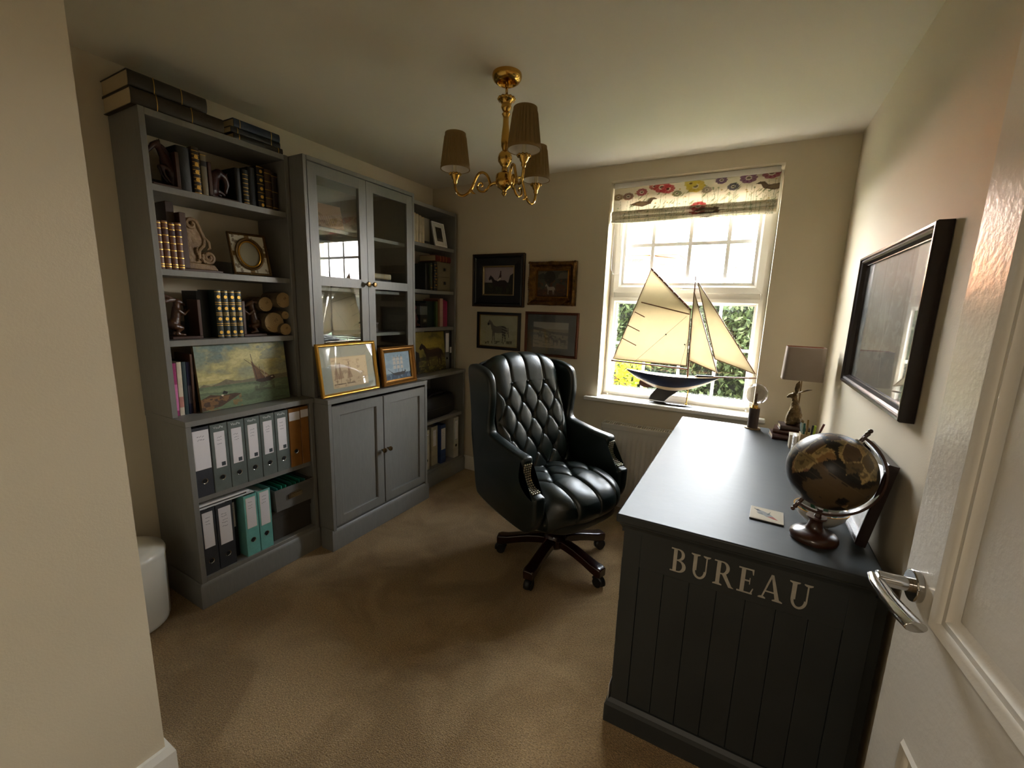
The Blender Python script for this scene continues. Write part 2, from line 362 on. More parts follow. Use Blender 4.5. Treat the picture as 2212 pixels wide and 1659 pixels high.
# ---------------------------------------------------------------- roman blind
im = Img(330, 110, '#dcd4c4', 1); rs = np.random.RandomState(4)
im.mix(im.fbm(5, 3) > .62, '#c9c3ae', .5)
for k in range(110):
    x = rs.rand(); b = .98; t = .2+rs.rand()*.6; im.line(x, b, x+rs.randn()*.02, t, .0011, ['#8f9a78', '#aaa28a', '#868f78'][k % 3], .7)
    if k % 2: im.ell(x, t, .006, .017, ['#8d7f9a', '#b7a05c', '#9a8f80', '#8c9a78'][k % 4], .8)
for k in range(60):
    x = rs.rand(); y = .3+rs.rand()*.6
    im.poly([(x, y), (x+.012, y-.06), (x+.03, y-.11), (x+.018, y-.03)], ['#7e8763', '#a8a384'][k % 2], .7)
for x, y, r, c in ((.19, .22, .022, '#a8505a'), (.32, .14, .032, '#b6404c'), (.36, .2, .026, '#b8525a'), (.27, .1, .02, '#a85a52'), (.53, .2, .034, '#c9b44a'), (.5, .12, .024, '#cdbd62'), (.1, .3, .022, '#8f6a5c'),
                   (.83, .13, .028, '#7d4a74'), (.95, .07, .03, '#94405a'), (.60, .32, .018, '#9a8a7a'), (.68, .12, .02, '#7d5a82'), (.42, .34, .018, '#8a8a6a'), (.75, .3, .02, '#6e6a7a'), (.03, .3, .02, '#a08a6a'), (.56, .72, .03, '#a84a4a')):
    r *= 1.45
    for a in range(9):
        an = a*PI/4.5; im.ell(x+math.cos(an)*r*.8, y+math.sin(an)*r*2.2, r*.42, r*.9, c, .8)
    im.ell(x, y, r*.3, r*.7, '#5c4638', .8)
for bx, by, s_ in ((.2, .5, 1), (.97, .36, -1), (.62, .82, 1)):
    im.poly([(bx-.09*s_, by+.03), (bx-.03*s_, by-.05), (bx+.03*s_, by-.03), (bx+.05*s_, by-.11), (bx+.075*s_, by-.12), (bx+.10*s_, by-.07), (bx+.07*s_, by-.06), (bx+.055*s_, by+.04), (bx, by+.1)], '#6d5a48', .9)
    im.poly([(bx-.05*s_, by+.02), (bx+.0*s_, by-.03), (bx+.03*s_, by+.03), (bx-.01*s_, by+.07)], '#8b7a62', .9)
bl = thing('roman_blind', 'cream roman blind printed with wild flowers and birds, pulled up above the window panes', 'blind', (2.0, .05, 2.2))
mb = mat_print('blind_fabric', .9, .42)
ob = printed('blind_panel', im, .955, .235, (1.51, .055, 1.985), (1, 0, 0), (0, 0, 1), bl, mb)
# gather the lower part of the panel into soft roman folds
for v in ob.data.vertices:
    t = 1-(v.co.z+2.2-1.985)/.235
    if t > .68: v.co.y -= .012+.02*abs(math.sin((t-.68)/.32*PI*1.5))*(1+.1*math.sin(v.co.x*23))
    v.co.z += .006*math.sin(v.co.x*6)*(t > .9)
q = ob.modifiers.new('s', 'SOLIDIFY'); q.thickness = .002
for k, (z, y, j) in enumerate(((2.028, .020, 60), (2.003, .024, 76), (1.978, .030, 88))):
    im2 = Img(330, 16, '#dcd4c4', 1); im2.a = im.a[j:j+16].copy()
    o2 = printed('fold', im2, .955, .026, (1.51, y, z), (1, 0, 0), (0, 0, 1), bl, mb)
    for v in o2.data.vertices:
        t = (v.co.z+2.2-z)/.026; v.co.y += .014*t*t+.010*(1-t)**4
    q = o2.modifiers.new('s', 'SOLIDIFY'); q.thickness = .003
part('headrail', M().box(1.51, 2.462, .045, .085, 2.205, 2.236), m_upvc, bl, world=True)
cd = M(); pts = [(1.535, .03, 2.0), (1.53, .03, 1.8), (1.53, .03, 1.68), (1.545, .03, 1.648), (1.575, .03, 1.645), (1.598, .03, 1.67), (1.597, .03, 1.76), (1.575, .03, 1.9), (1.57, .03, 2.0)]
cd.tube(pts, .0022, 6); part('pull_cord', cd, m_upvc, bl, world=True, smooth=True)

# ---------------------------------------------------------------- door
e = Vector((2.688, -2.010, 0)); d = Vector((-.1009, 1.1126, 0)).normalized(); n = Vector((-d.y, d.x, 0))   # n points to the room side (towards -x)
if n.x > 0: n = -n
dw, dh, dt = .762, 1.98, .035
def D(u, z, t): p = e-d*u+n*t; return (p.x, p.y, z)      # u = distance back from the free edge
door = empty('door_1', (D(dw, 0, 0))); door['kind'] = 'structure'; door['label'] = 'white panelled door standing open against the right wall'
def dbox(u0, u1, z0, z1, t0, t1, mm=None):
    mm = mm or M(); return mm.add([D(u0, z0, t0), D(u1, z0, t0), D(u1, z0, t1), D(u0, z0, t1), D(u0, z1, t0), D(u1, z1, t0), D(u1, z1, t1), D(u0, z1, t1)], [(0,3,2,1),(4,5,6,7),(0,1,5,4),(1,2,6,5),(2,3,7,6),(3,0,4,7)])
st, zr0, zr1 = .098, .73, .938
dm = dbox(0, st, .01, dh, -dt, 0); dbox(dw-st, dw, .01, dh, -dt, 0, dm); dbox(st, dw-st, .01, .2, -dt, 0, dm); dbox(st, dw-st, dh-.11, dh, -dt, 0, dm); dbox(st, dw-st, zr0, zr1, -dt, 0, dm)
part('door_frame', dm, m_door, door, world=True)
for z0, z1 in ((.2, zr0), (zr1, dh-.11)):
    part('door_panel', dbox(st-.01, dw-st+.01, z0-.01, z1+.01, -dt+.008, -.012), m_door, door, world=True)
    fr = M(); prof = [(0, 0), (.005, .005), (.013, .002), (.018, -.004), (.028, -.003), (.034, -.009), (.043, -.0115)]
    rings = [[D(st+a, z0+a, t), D(dw-st-a, z0+a, t), D(dw-st-a, z1-a, t), D(st+a, z1-a, t)] for a, t in prof]
    fr.ring(rings, caps=False); part('moulding', fr, m_door, door, world=True, smooth=True, ang=50)
hu, hz = .046, .972
hd_ = M(); c0 = Vector(D(hu, hz, 0)); hd_.cone(c0, c0+n*.011, .026, .026, 28)
rose = part('handle_rose', hd_, m_chrome, door, world=True, bev=.002)
hm = M(); hm.tube([c0+n*.01, c0+n*.035, c0+n*.055], [.0115, .0115, .0125], 16)
lev = [c0+n*.055+d*.006, c0+n*.058-d*.02, c0+n*.057-d*.06, c0+n*.052-d*.10, c0+n*.047-d*.125]
hm2 = M().tube(lev, [.0115, .0125, .0130, .0150, .0150], 16, flat=.55, up=(0, 0, 1))
hm.v += [] ; nn = len(hm.v); hm.v += hm2.v; hm.f += [tuple(i+nn for i in f_) for f_ in hm2.f]
part('lever', hm, m_chrome, door, world=True, smooth=True, ang=60, bev=.002)
for z in (.25, 1.0, 1.75): part('hinge', M().cone(D(dw+.006, z, 0), D(dw+.006, z+.09, 0), .007, .007, 10), m_chrome, door, world=True)

# ---------------------------------------------------------------- outside
struct('ground', M().box(-30, 40, .3, 60, -.35, -.2), mat('lawn_grass', '#22331a', .9, bump=.8, bscale=60, col2='#30431c', vscale=12))
rs = np.random.RandomState(7)
def leaves(name, N, x0, x1, y0, y1, z0, z1, L, mt, parent, cols, lump=.25):
    c = np.stack([rs.uniform(x0, x1, N), rs.uniform(y0, y1, N), rs.uniform(z0, z1, N)], 1)
    c[:, 1] += lump*np.sin(c[:, 0]*3.1+c[:, 2]*4)*.5
    a = rs.normal(size=(N, 3)); a[:, 2] -= .6; a /= np.linalg.norm(a, axis=1)[:, None]
    b = rs.normal(size=(N, 3)); b -= (b*a).sum(1)[:, None]*a; b /= np.linalg.norm(b, axis=1)[:, None]
    nn_ = np.cross(a, b); s_ = L*rs.uniform(.6, 1.3, N)[:, None]
    P = np.stack([c, c+a*s_*.5+b*s_*.22+nn_*s_*.08, c+a*s_, c+a*s_*.5-b*s_*.22+nn_*s_*.08], 1).reshape(-1, 3)
    P = P-np.array(rootloc(parent))
    i = np.arange(N)*4; F = np.concatenate([np.stack([i, i+1, i+2], 1), np.stack([i, i+2, i+3], 1)])
    me = bpy.data.meshes.new(name); me.vertices.add(len(P)); me.vertices.foreach_set('co', P.reshape(-1)); me.loops.add(F.size); me.polygons.add(len(F))
    me.loops.foreach_set('vertex_index', F.reshape(-1)); me.polygons.foreach_set('loop_start', np.arange(0, F.size, 3)); me.polygons.foreach_set('loop_total', np.full(len(F), 3)); me.update()
    at = me.color_attributes.new('Col', 'FLOAT_COLOR', 'POINT'); cc = np.array([hx(k) for k in cols])[rs.randint(len(cols), size=N)]; cc = np.repeat(cc*rs.uniform(.7, 1.25, (N, 1)), 4, 0)
    at.data.foreach_set('color', np.concatenate([cc, np.ones((len(cc), 1))], 1).reshape(-1).astype('f')); me.materials.append(mt)
    o = bpy.data.objects.new(name, me); COL.objects.link(o); o.parent = parent; o['kind'] = 'stuff'; return o
m_leaf = mat_print('leaf', .7, .25, .12)
hg = thing('hedge', 'tall dense laurel hedge filling the lower window panes', 'hedge', (1.5, 4.6, -.2))
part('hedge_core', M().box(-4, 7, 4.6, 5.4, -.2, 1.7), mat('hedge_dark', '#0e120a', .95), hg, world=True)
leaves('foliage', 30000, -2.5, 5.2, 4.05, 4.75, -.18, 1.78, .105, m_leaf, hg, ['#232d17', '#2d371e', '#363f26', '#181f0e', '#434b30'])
sb = thing('shrub', 'yellow-green leafy shrub outside the lower left corner of the window', 'shrub', (.95, 2.5, -.2))
part('stem', M().tube([(.95, 2.5, -.2), (.93, 2.52, .2), (.97, 2.5, .6)], .015, 6).tube([(.97, 2.5, 0), (1.1, 2.45, .5)], .01, 6), mat('bark', '#4a3a28', .9), sb, world=True)
leaves('foliage', 1500, .55, 1.32, 2.25, 2.75, -.1, .82, .09, m_leaf, sb, ['#6f7a18', '#858a26', '#5a6818', '#8a6418'], 0)
hs = thing('house', 'sunlit brick house across the street seen bleached through the upper panes', 'house', (-6, 28, -.2))
m_brick = mat('sunlit_brick', '#cf8a5e', .9, var=.1, vscale=3)
part('walls', M().box(-16, -2.2, 28, 36, -.2, 5.2), m_brick, hs, world=True)
part('roof', M().prism([(-16.4, 5.2), (-1.8, 5.2), (-1.8, 5.35), (-5.6, 8.2), (-12.5, 8.2), (-16.4, 5.35)], 27.6, 36.4, 'xz'), mat('roof_tile', '#a8928a', .8), hs, world=True)
m_lint = mat('dark_brick', '#33180c', .9)
part('verge_board', M().prism([(-5.6, 5.36), (-2.35, 4.93), (-2.35, 4.99), (-5.6, 5.43)], 27.88, 27.97, 'xz'), m_lint, hs, world=True)
for x0, x1, z0 in ((-5.45, -4.55, 4.72), (-3.6, -2.45, 4.42), (-9.0, -8.0, 4.7)):
    part('window', M().box(x0, x1, 27.95, 28.02, z0-1.2, z0), m_glass2, hs, world=True); part('lintel', M().box(x0-.05, x1+.05, 27.93, 28.02, z0, z0+.24), m_lint, hs, world=True)
lp = thing('street_lamp', 'thin street lamp post with a flat head seen through the upper right panes', 'street lamp', (1.57, 20, -.2))
part('post', M().cone((1.57, 20, -.2), (1.57, 20, 3.6), .06, .04), mat('lamp_post', '#2c2622', .6), lp, world=True)
part('lamp_head', M().box(1.42, 1.80, 19.9, 20.1, 3.56, 3.66), mat('lamp_head', '#3a2018', .6), lp, world=True)
# ---------------------------------------------------------------- bookcases
B = .0015
def side_unit(name, label, y0, y1, shelves, base_shelves):
    u = thing(name, label, 'bookcase', (0, (y0+y1)/2, 0)); t = .022; D1, D2, zb = .265, .3685, .882
    P = lambda nm, b, **k: part(nm, b, m_grey, u, bev=B, seg=1, world=True, **k)
    P('side_panel', M().box(.006, D1, y0, y0+t, zb, 2.12)); P('side_panel', M().box(.006, D1, y1-t, y1, zb, 2.12))
    P('top_panel', M().box(.006, D1-.001, y0+t, y1-t, 2.094, 2.12))
    P('worktop', M().box(.006, D2, y0, y1, .857, .882))
    P('side_panel', M().box(.006, D2-.006, y0+.002, y0+.024, .0, .857)); P('side_panel', M().box(.006, D2-.006, y1-.024, y1-.002, .0, .857))
    for z in shelves: P('shelf', M().box(.012, D1-.008, y0+t, y1-t, z-.027, z))
    for z in base_shelves: P('shelf', M().box(.012, D2-.02, y0+.024, y1-.024, z-.025, z))
    P('shelf', M().box(.012, D2-.008, y0+.024, y1-.024, .115, .140), label='bottom shelf board')
    pl = M(); pr = [(0, 0), (.010, 0), (.010, .105), (.004, .118), (0, .122)]
    xx = D2-.008; q0 = y0+.001; q1 = y1-.001
    pl.ring([[(x+a*sx, y+a*sy, z) for a, z in pr] for x, y, sx, sy in ((.012, q0, 0, -1), (xx, q0, 1, -1), (xx, q1, 1, 0))]); P('plinth', pl)
    P('back_panel', M().box(.006, .012, y0+t, y1-t, 0, .857))
    for z in (2.094,)+tuple(shelves): pass
    for z in tuple(shelves)+(.882,): P('back_rail', M().box(.006, .012, y0+t, y1-t, z, z+(.07 if z > 1 else .14)))
    return u
side_unit('bookcase', 'grey open bookcase nearest the doorway, tall shelves over a deeper base', -2.076, -1.462, (1.845, 1.515, 1.217), (.525,))
side_unit('bookcase', 'grey open bookcase in the far corner beside the window wall', -.642, -.028, (1.845, 1.512, 1.23), (.522,))
mu = thing('glass_cabinet', 'grey cabinet with two glazed doors above two panelled doors, between the open bookcases', 'cabinet', (0, -1.05, 0))
y0, y1 = -1.459, -.645; t = .02; D1, D2 = .352, .455
P = lambda nm, b, mt=m_grey, par=mu, **k: part(nm, b, mt, par, bev=B, seg=1, world=True, **k)
P('side_panel', M().box(.006, D1+.02, y0, y0+t, .882, 2.12)); P('side_panel', M().box(.006, D1+.02, y1-t, y1, .882, 2.12))
P('top_panel', M().box(.006, D1+.022, y0+t, y1-t, 2.098, 2.12)); P('worktop', M().box(.006, D2+.022, y0, y1, .855, .882))
P('side_panel', M().box(.006, D2+.02, y0+.002, y0+.024, 0, .855)); P('side_panel', M().box(.006, D2+.02, y1-.024, y1-.002, 0, .855))
P('back_panel', M().box(.006, .012, y0+t, y1-t, 0, 2.098)); P('bottom_panel', M().box(.012, D2, y0+.024, y1-.024, .11, .136))
for z in (1.80, 1.48, 1.215): P('shelf', M().box(.012, D1-.03, y0+t, y1-t, z-.02, z))
pl = M(); pr = [(0, 0), (.012, 0), (.012, .105), (.005, .122), (0, .126)]
pl.ring([[(x+a*sx, y+a*sy, z) for a, z in pr] for x, y, sx, sy in ((.382, y0+.001, 0, -1), (D2+.012, y0+.001, 1, -1), (D2+.012, y1-.001, 1, 1), (.382, y1-.001, 0, 1))]); P('plinth', pl)
def knob(par, x, y, z, mt=m_antbrass):
    return part('knob', M().lathe([(.005, 0), (.005, .012), (.008, .016), (.014, .020), (.0155, .027), (.012, .033), (.001, .035)], (x, y, z), 16, 'x'), mt, par, world=True, smooth=True)
ym = -1.058
for a, b, ky in ((y0+t+.003, ym-.0015, ym-.02), (ym+.0015, y1-t-.003, ym+.028)):
    st = .052; dr = part('door', M().box(D1, D1+.020, a, a+st, .885, 2.094).box(D1, D1+.020, b-st, b, .885, 2.094).box(D1, D1+.0195, a+st, b-st, 2.040, 2.094)
        .box(D1, D1+.0195, a+st, b-st, 1.486, 1.536).box(D1, D1+.0195, a+st, b-st, .885, .94), m_grey, mu, world=True)
    part('glass_pane', M().box(D1+.008, D1+.011, a+st-.004, b-st+.004, 1.532, 2.044), m_glass2, dr, world=True)
    part('glass_pane', M().box(D1+.008, D1+.011, a+st-.004, b-st+.004, .936, 1.49), m_glass2, dr, world=True)
    knob(dr, D1+.020, ky, 1.511)
    a += .002; b -= .002
    dr = P('door', M().frame(b-a, .70, [(0, 0), (0, .018), (.0535, .018), (.056, .010), (.3, .010)][:4]+[(.056, 0)], (D2, a, .138), (0, 1, 0), (0, 0, 1)))
    P('door_panel', M().box(D2+.001, D2+.006, a+.05, b-.05, .19, .79), m_grey, dr)
    knob(dr, D2+.018, ky+(.0), .497)

# ---------------------------------------------------------------- generic books
_mc = {}
def cmat(col, rough=.5, **k):
    key = (col, rough, tuple(sorted(k.items())))
    if key not in _mc: _mc[key] = mat('cover_'+col.strip('#'), col, rough, bump=.08, bscale=120, var=.12, vscale=20, **k)
    return _mc[key]
def book(label, y0, y1, z0, h, xf, depth=.15, col='#222222', bands=(), orn=None, group=None, lab=None, rounded=True, rough=.45, lean=0, flat=False, ccol=None, raised=False, cat='book'):
    """upright book with its spine facing +x, from y0 to y1; flat=True lays it down with the spine to +x"""
    th = y1-y0; b = thing('book', label, cat, (xf, (y0+y1)/2, z0), 0, group); k = th/2-.0002; mt = cmat(col, rough)
    def rot(mm):
        if flat:
            mm.v = [(x, z-h/2, y+k) for x, y, z in mm.v]
        elif lean: mm.v = [(x, y+z*lean, z) for x, y, z in mm.v]
        return mm
    bt = min(.003, th*.15); r = .35*k if rounded else .001
    arc = [(-.0-(r*(1-math.cos(a)) if False else 0)+r*math.cos(a)-r, k*math.sin(a)) for a in np.linspace(-PI/2, PI/2, 9)]
    outer = arc+[(-depth, k), (-depth, k-bt)]; inner = [(-.006, k-bt), (-.006, -k+bt)]; ol = outer+inner+[(-depth, -k+bt), (-depth, -k)]
    n = len(ol); fs = []
    c = M().ring([[(x, y, 0) for x, y in ol], [(x, y, h) for x, y in ol]]); part('cover', rot(c), mt, b, smooth=True, ang=50)
    part('pages', rot(M().box(-depth+.004, -.0065, -k+bt+.0002, k-bt-.0002, .003, h-.003)), m_pages, b)
    sp = lambda z, hh, o_: M().ring([[(x+o_, y*(1+o_*4), zz) for x, y in arc] + [(-.004, k*.98, zz), (-.004, -k*.98, zz)] for zz in (z*h, (z*h+hh))])
    if bands:
        g = M()
        for z in bands:
            q = sp(z, .0035 if raised else .0022, .0016 if raised else .0005); nn = len(g.v); g.v += q.v; g.f += [tuple(i+nn for i in f_) for f_ in q.f]
        part('gilt_band', rot(g), m_gilt, b, smooth=True, ang=50, kind='stuff')
    if orn:
        g = M()
        for z in orn: g.lathe([(0.0001, .0012), (min(.008, th*.27), .0012), (min(.008, th*.27), -.003)], (0, 0, z*h), 8, 'x')
        part('gilt_ornament', rot(g), m_gilt, b, kind='stuff')
    if lab:
        q = sp(lab[0], lab[1]*h, .0006); part('spine_label', rot(q), cmat(lab[2], .5), b, smooth=True, ang=50)
    return b
# on top of the first bookcase
z = 2.12
book('large dark brown leather volume lying flat, lower of the pair atop the bookcase', 0, .062, z, .33, .262, .25, '#2e2416', (.25, .62), flat=True).location.y = -1.925
book('large dark brown leather volume lying flat, upper one of the pair close to the ceiling', 0, .060, z+.063, .27, .255, .24, '#2a2214', (.3, .65), flat=True).location.y = -1.955
for i, (th, hh, yy, xx, c, lb) in enumerate(((.030, .235, -1.595, .25, '#17130f', 'black book lying flat at the bottom of the right pile on the bookcase top'), (.028, .235, -1.60, .24, '#11141c', 'near-black book lying flat in the middle of the right pile on the bookcase top'), (.040, .22, -1.59, .235, '#18263a', 'dark blue book with white lettering, topmost in the right pile'))):
    b = book(lb, 0, th, z, hh, xx, .18, c, (.12, .8) if i else (.1, .9), flat=True); b.location.y = yy; z += th
# first shelf of left bookcase
S = 1.845
book('thick black leather book on the top shelf beside the rearing horse', -1.936, -1.882, S, .185, .215, .15, '#0c0a09')
book('black book with an ornate gold patterned spine on the top shelf', -1.881, -1.851, S, .195, .222, .15, '#2b2113', (.04, .12, .2, .28, .36, .44, .52, .6, .68, .76, .84, .92), orn=(.16, .32, .48, .64, .8))
book('slim grey-gold book with a dark title label on the top shelf', -1.849, -1.824, S, .18, .222, .15, '#6a6047', (.03, .95), lab=(.7, .12, '#1b1612'))
book('thick plain black book on the top shelf left of the green one', -1.694, -1.665, S, .165, .20, .15, '#070707')
book('dark green-black book with silver spine bands on the top shelf', -1.664, -1.636, S, .165, .21, .15, '#0c120d', (.08, .16, .3, .4, .5, .62, .74, .86))
book('tall plain black book on the top shelf between banded ones', -1.635, -1.598, S, .185, .205, .15, '#080706')
book('black book with a column of gold rings down its spine', -1.597, -1.560, S, .20, .215, .15, '#100c08', (.02, .19, .38, .58, .78, .97), orn=(.1, .29, .48, .68, .88))
book('brown book with faded gilt tooling on the top shelf', -1.559, -1.523, S, .195, .215, .15, '#3b2512', (.1, .3, .5, .7, .9))
book('dark brown book against the right side of the top shelf', -1.522, -1.490, S, .19, .212, .15, '#26170c', (.1, .5, .9))
# second shelf
S = 1.515
for i in range(4):
    book(('leftmost', 'second', 'third', 'fourth')[i]+' of four matching tan-brown leather books with raised gilt bands', -2.050+i*.0245, -2.027+i*.0245, S, .192+.004*(i % 2), .235, .14, '#5a3015', (.05, .1, .25, .4, .55, .7, .84, .95), lab=(.71, .12, '#3a0f0b'), group='matching tan leather books on the second shelf', raised=True)
# third shelf
S = 1.217
book('tall plain black book standing behind the left hare bookend', -1.893, -1.846, S, .215, .17, .13, '#0b0b0a', rounded=False)
for i in range(4):
    book(('leftmost', 'second', 'third', 'fourth')[i]+' of four matching green-black books with gold flowers on the spine', -1.842+i*.0305, -1.8125+i*.0305, S, .222, .225, .15, '#0f1d17', (.04, .26, .3, .48, .52, .7, .74, .96), orn=(.12, .4, .62, .86), group='matching green-black gilt books between the hare bookends')
# fourth level
S = .882
book('magenta paperback with a lettered spine beside the sea painting', -2.050, -2.033, S, .235, .232, .17, '#8f1e5c', rounded=False, lean=.02, lab=(.1, .5, '#c46a9a'))
book('off-white book with red spine lettering beside the magenta paperback', -2.031, -2.013, S, .238, .232, .17, '#c4b8a2', rounded=False, lean=.02, lab=(.15, .2, '#b0776a'))
book('dark teal-grey book between the white and navy books', -2.011, -1.996, S, .237, .232, .17, '#26393b', rounded=False, lean=.02)
book('navy blue book next to the brown board behind the sea painting', -1.994, -1.974, S, .236, .232, .17, '#11163c', rounded=False, lean=.02, lab=(.2, .35, '#4a4450'))
th = thing('wooden_board', 'thin reddish brown wooden board standing between navy book and sea painting', 'board', (.2, -1.965, S))
part('board', M().quadbox((.10, -1.972, S), (1, 0, 0), (0, .02, 1), .14, .27, .008), cmat('#4c2c16'), th, world=True)

# ---------------------------------------------------------------- lever arch binders
m_ring = m_chrome; m_hole = m_dark
def label_img(seed, w=26, h=64, lines=4, block=True, head=False):
    im = Img(w, h, '#d8d3d6'); r = np.random.RandomState(seed)
    for k in range(lines):
        y = .14+k*.09+r.rand()*.03; x = .15+r.rand()*.15
        for q in range(3): im.line(x+q*.16, y+r.randn()*.008, x+q*.16+.11, y+r.randn()*.008, .018, '#5d5a66', .75)
    if block: im.poly([(.5, .86), (.92, .86), (.92, .97), (.5, .97)], '#3a3f44')
    return im
def binder(label, y0, y1, z0, xf, col, lab=(.38, .93), labw=.6, hole=.2, h=.318, depth=.28, group=None, block=True, seed=0, head=None, ring=True, lcol=None, lines=3):
    th = y1-y0; b = thing('lever_arch_file', label, 'binder', (xf, (y0+y1)/2, z0), 0, group); k = th/2-.0006; mt = cmat(col, .4)
    ol = [(-.002, -k), (0, -k+.002), (0, k-.002), (-.002, k), (-depth, k), (-depth, k-.002), (-.003, k-.002), (-.003, -k+.002), (-depth, -k+.002), (-depth, -k)]
    part('cover', M().ring([[(x, y, 0) for x, y in ol], [(x, y, h) for x, y in ol]]), mt, b)
    part('papers', M().box(-depth+.02, -.03, -k*.8, k*.8, .004, h-.02), m_paper, b)
    a, c = lab; lw = th*labw
    im = label_img(seed, lines=lines, block=block)
    part('label_holder', M().box(0, .0006, -lw/2-.002, lw/2+.002, a*h-.002, c*h+.002), cmat(lcol or '#d4cfce', .3), b)
    printed('label_sheet', im, lw, (c-a)*h, (.001, -lw/2, a*h), (0, 1, 0), (0, 0, 1), b, world=False)
    if ring:
        part('finger_ring', M().lathe([(.0095, .0002), (.0125, .0016), (.0125, 0), (.0095, 0)], (0, 0, hole*h), 20, 'x', caps=False), m_ring, b, smooth=True)
        part('finger_hole', M().lathe([(.0001, .0004), (.0098, .0004), (.0098, -.001)], (0, 0, hole*h), 20, 'x'), m_hole, b)
    if head: text_part('brand_lettering', head, .0165, (.0008, -th*.31, h*.935), (0, 1, 0), (0, 0, 1), cmat('#c9cdca'), b, world=False)
    return b
S = .525
binder('dark charcoal file with an oversize white label at the left end of the file row', -2.051, -1.980, S, .352, '#3a3b40', (.4, .95), .85, .22, block=False, seed=1, lines=2)
ordn = ('first', 'second', 'third', 'fourth', 'fifth')
for i in range(5):
    binder(ordn[i]+' grey file from the left in the row of five grey files under the worktop', -1.978+i*.0745, -1.9045+i*.0745, S, .352, '#5f6662', (.36, .88), .56, .2, group='grey lever arch files under the worktop', seed=5+i, head='VauPe')
binder('wide orange-brown cardboard file beside the grey files', -1.604, -1.538, S, .352, '#85561f', (.80, .93), .85, .26, block=False, seed=20, lines=1)
binder('narrow orange-brown cardboard file against the right side of the file row', -1.537, -1.489, S, .352, '#85561f', (.82, .94), .85, .26, block=False, seed=21, ring=False, lines=1)
S = .140
binder('dark grey file partly hidden at the left end of the bottom shelf', -2.051, -1.985, S, .345, '#34363a', (.42, .95), .6, .2, block=False, seed=31)
binder('dark grey file with a white handwritten label on the bottom shelf', -1.983, -1.908, S, .345, '#34363a', (.38, .94), .66, .2, block=False, seed=32, lines=5)
binder('plain black file turned sideways between grey and teal files', -1.900, -1.868, S, .300, '#15171a', (.5, .9), .3, .2, block=False, seed=36, ring=False, lcol='#55585c')
binder('left one of two teal files on the bottom shelf', -1.862, -1.796, S, .352, '#6aa8a0', (.46, .95), .66, .25, block=False, seed=33, lcol='#c5c3ae', group='teal lever arch files on the bottom shelf')
binder('right one of two teal files on the bottom shelf', -1.794, -1.728, S, .352, '#6aa8a0', (.42, .97), .66, .26, block=False, seed=34, lcol='#c5c3ae', group='teal lever arch files on the bottom shelf')
p = thing('paper_stack', 'flat stack of papers lying on the bottom row of files', 'papers', (.2, -1.95, .46))
part('sheet', M().box(.06, .335, -2.045, -1.80, .4585, .462), m_paper, p, world=True); part('folder', M().box(.05, .325, -2.04, -1.83, .462, .470), cmat('#3a342e'), p, world=True)
part('sheet', M().box(.05, .33, -2.04, -1.82, .470, .478), m_paper, p, world=True)
p = thing('storage_box', 'large dark brown-grey lidded box in the bottom right of the first bookcase', 'box', (.2, -1.6, .14))
mb_ = mat('dark_card', '#38322b', .7, bump=.1, bscale=60)
part('box_body', M().box(.03, .325, -1.712, -1.49, .140, .286), mb_, p, world=True, bev=.003); part('box_lid', M().box(.028, .33, -1.718, -1.488, .268, .308), mb_, p, world=True, bev=.002)
p = thing('plastic_file_box', 'smoky clear plastic drawer box with a label holder, full of teal folders', 'box', (.2, -1.58, .308))
mpl = mat('smoky_plastic', '#6f6d6a', .18); mpl.node_tree.nodes['Principled BSDF'].inputs['Alpha'].default_value = .82
tb = M().ring([[(.04, -1.700, .309), (.352, -1.700, .309), (.352, -1.492, .309), (.04, -1.492, .309)], [(.035, -1.712, .425), (.362, -1.712, .425), (.362, -1.488, .425), (.035, -1.488, .425)]], caps=False)
tb.box(.04, .352, -1.70, -1.492, .3085, .311); part('tray', tb, mpl, p, world=True, solid=.002)
part('rim', M().frame(.227, .330, [(0, 0), (0, .012), (.004, .012), (.004, 0)], (.365, -1.714, .42), (0, 1, 0), (-1, 0, 0)), mpl, p, world=True, bev=.001)
part('label_holder', M().prism([(-1.64, .362), (-1.56, .362), (-1.56, .385), (-1.575, .393), (-1.625, .393), (-1.64, .385)], .360, .3655, 'yz').box(.3655, .367, -1.63, -1.57, .367, .386), m_chrome, p, world=True)
for k in range(7):
    part('folder', M().quadbox((.05, -1.692+k*.0265, .312), (1, 0, 0), (0, .03, 1), .30-.004*(k % 3), .125+.004*(k % 2), .004), cmat('#1f8a72' if k % 3 else '#2b6f68'), p, world=True)
# right bookcase base
S = .140
for i in range(2): binder(('left', 'right')[i]+' one of two plain white files with black slots in the far bookcase', -.600+i*.068, -.5335+i*.068, S, .345, '#b5ad97', (.86, .9), .6, .24, block=False, seed=40+i, lcol='#24241f', lines=0, group='plain white files in the far bookcase')
binder('cream box file with a thin label between white and blue files', -.415, -.335, S, .32, '#a89f88', (.5, .9), .4, .2, block=False, seed=43, ring=False)
binder('royal blue file with a white label in the far bookcase', -.330, -.262, S, .345, '#1d3a74', (.36, .9), .7, .2, block=False, seed=44, ring=False)
binder('white file with a teal edged label at the right end of the far bookcase', -.165, -.098, S, .352, '#b3b0a6', (.46, .92), .6, .3, block=False, seed=45, lcol='#55889a', h=.345)
cs = thing('carry_case', 'soft black carry bag with rounded ends lying in the far bookcase base', 'bag', (.2, -.33, .522))
cm = M(); prf = []
for k, (s_, zz) in enumerate(((.86, 0), (.98, .02), (1, .07), (.98, .13), (.9, .165), (.75, .18))):
    prf.append([(.19+.15*s_*math.copysign(abs(math.cos(a))**.5, math.cos(a)), -.335+.27*s_*math.copysign(abs(math.sin(a))**.5, math.sin(a)), .522+zz) for a in np.linspace(0, 2*PI, 36, endpoint=False)])
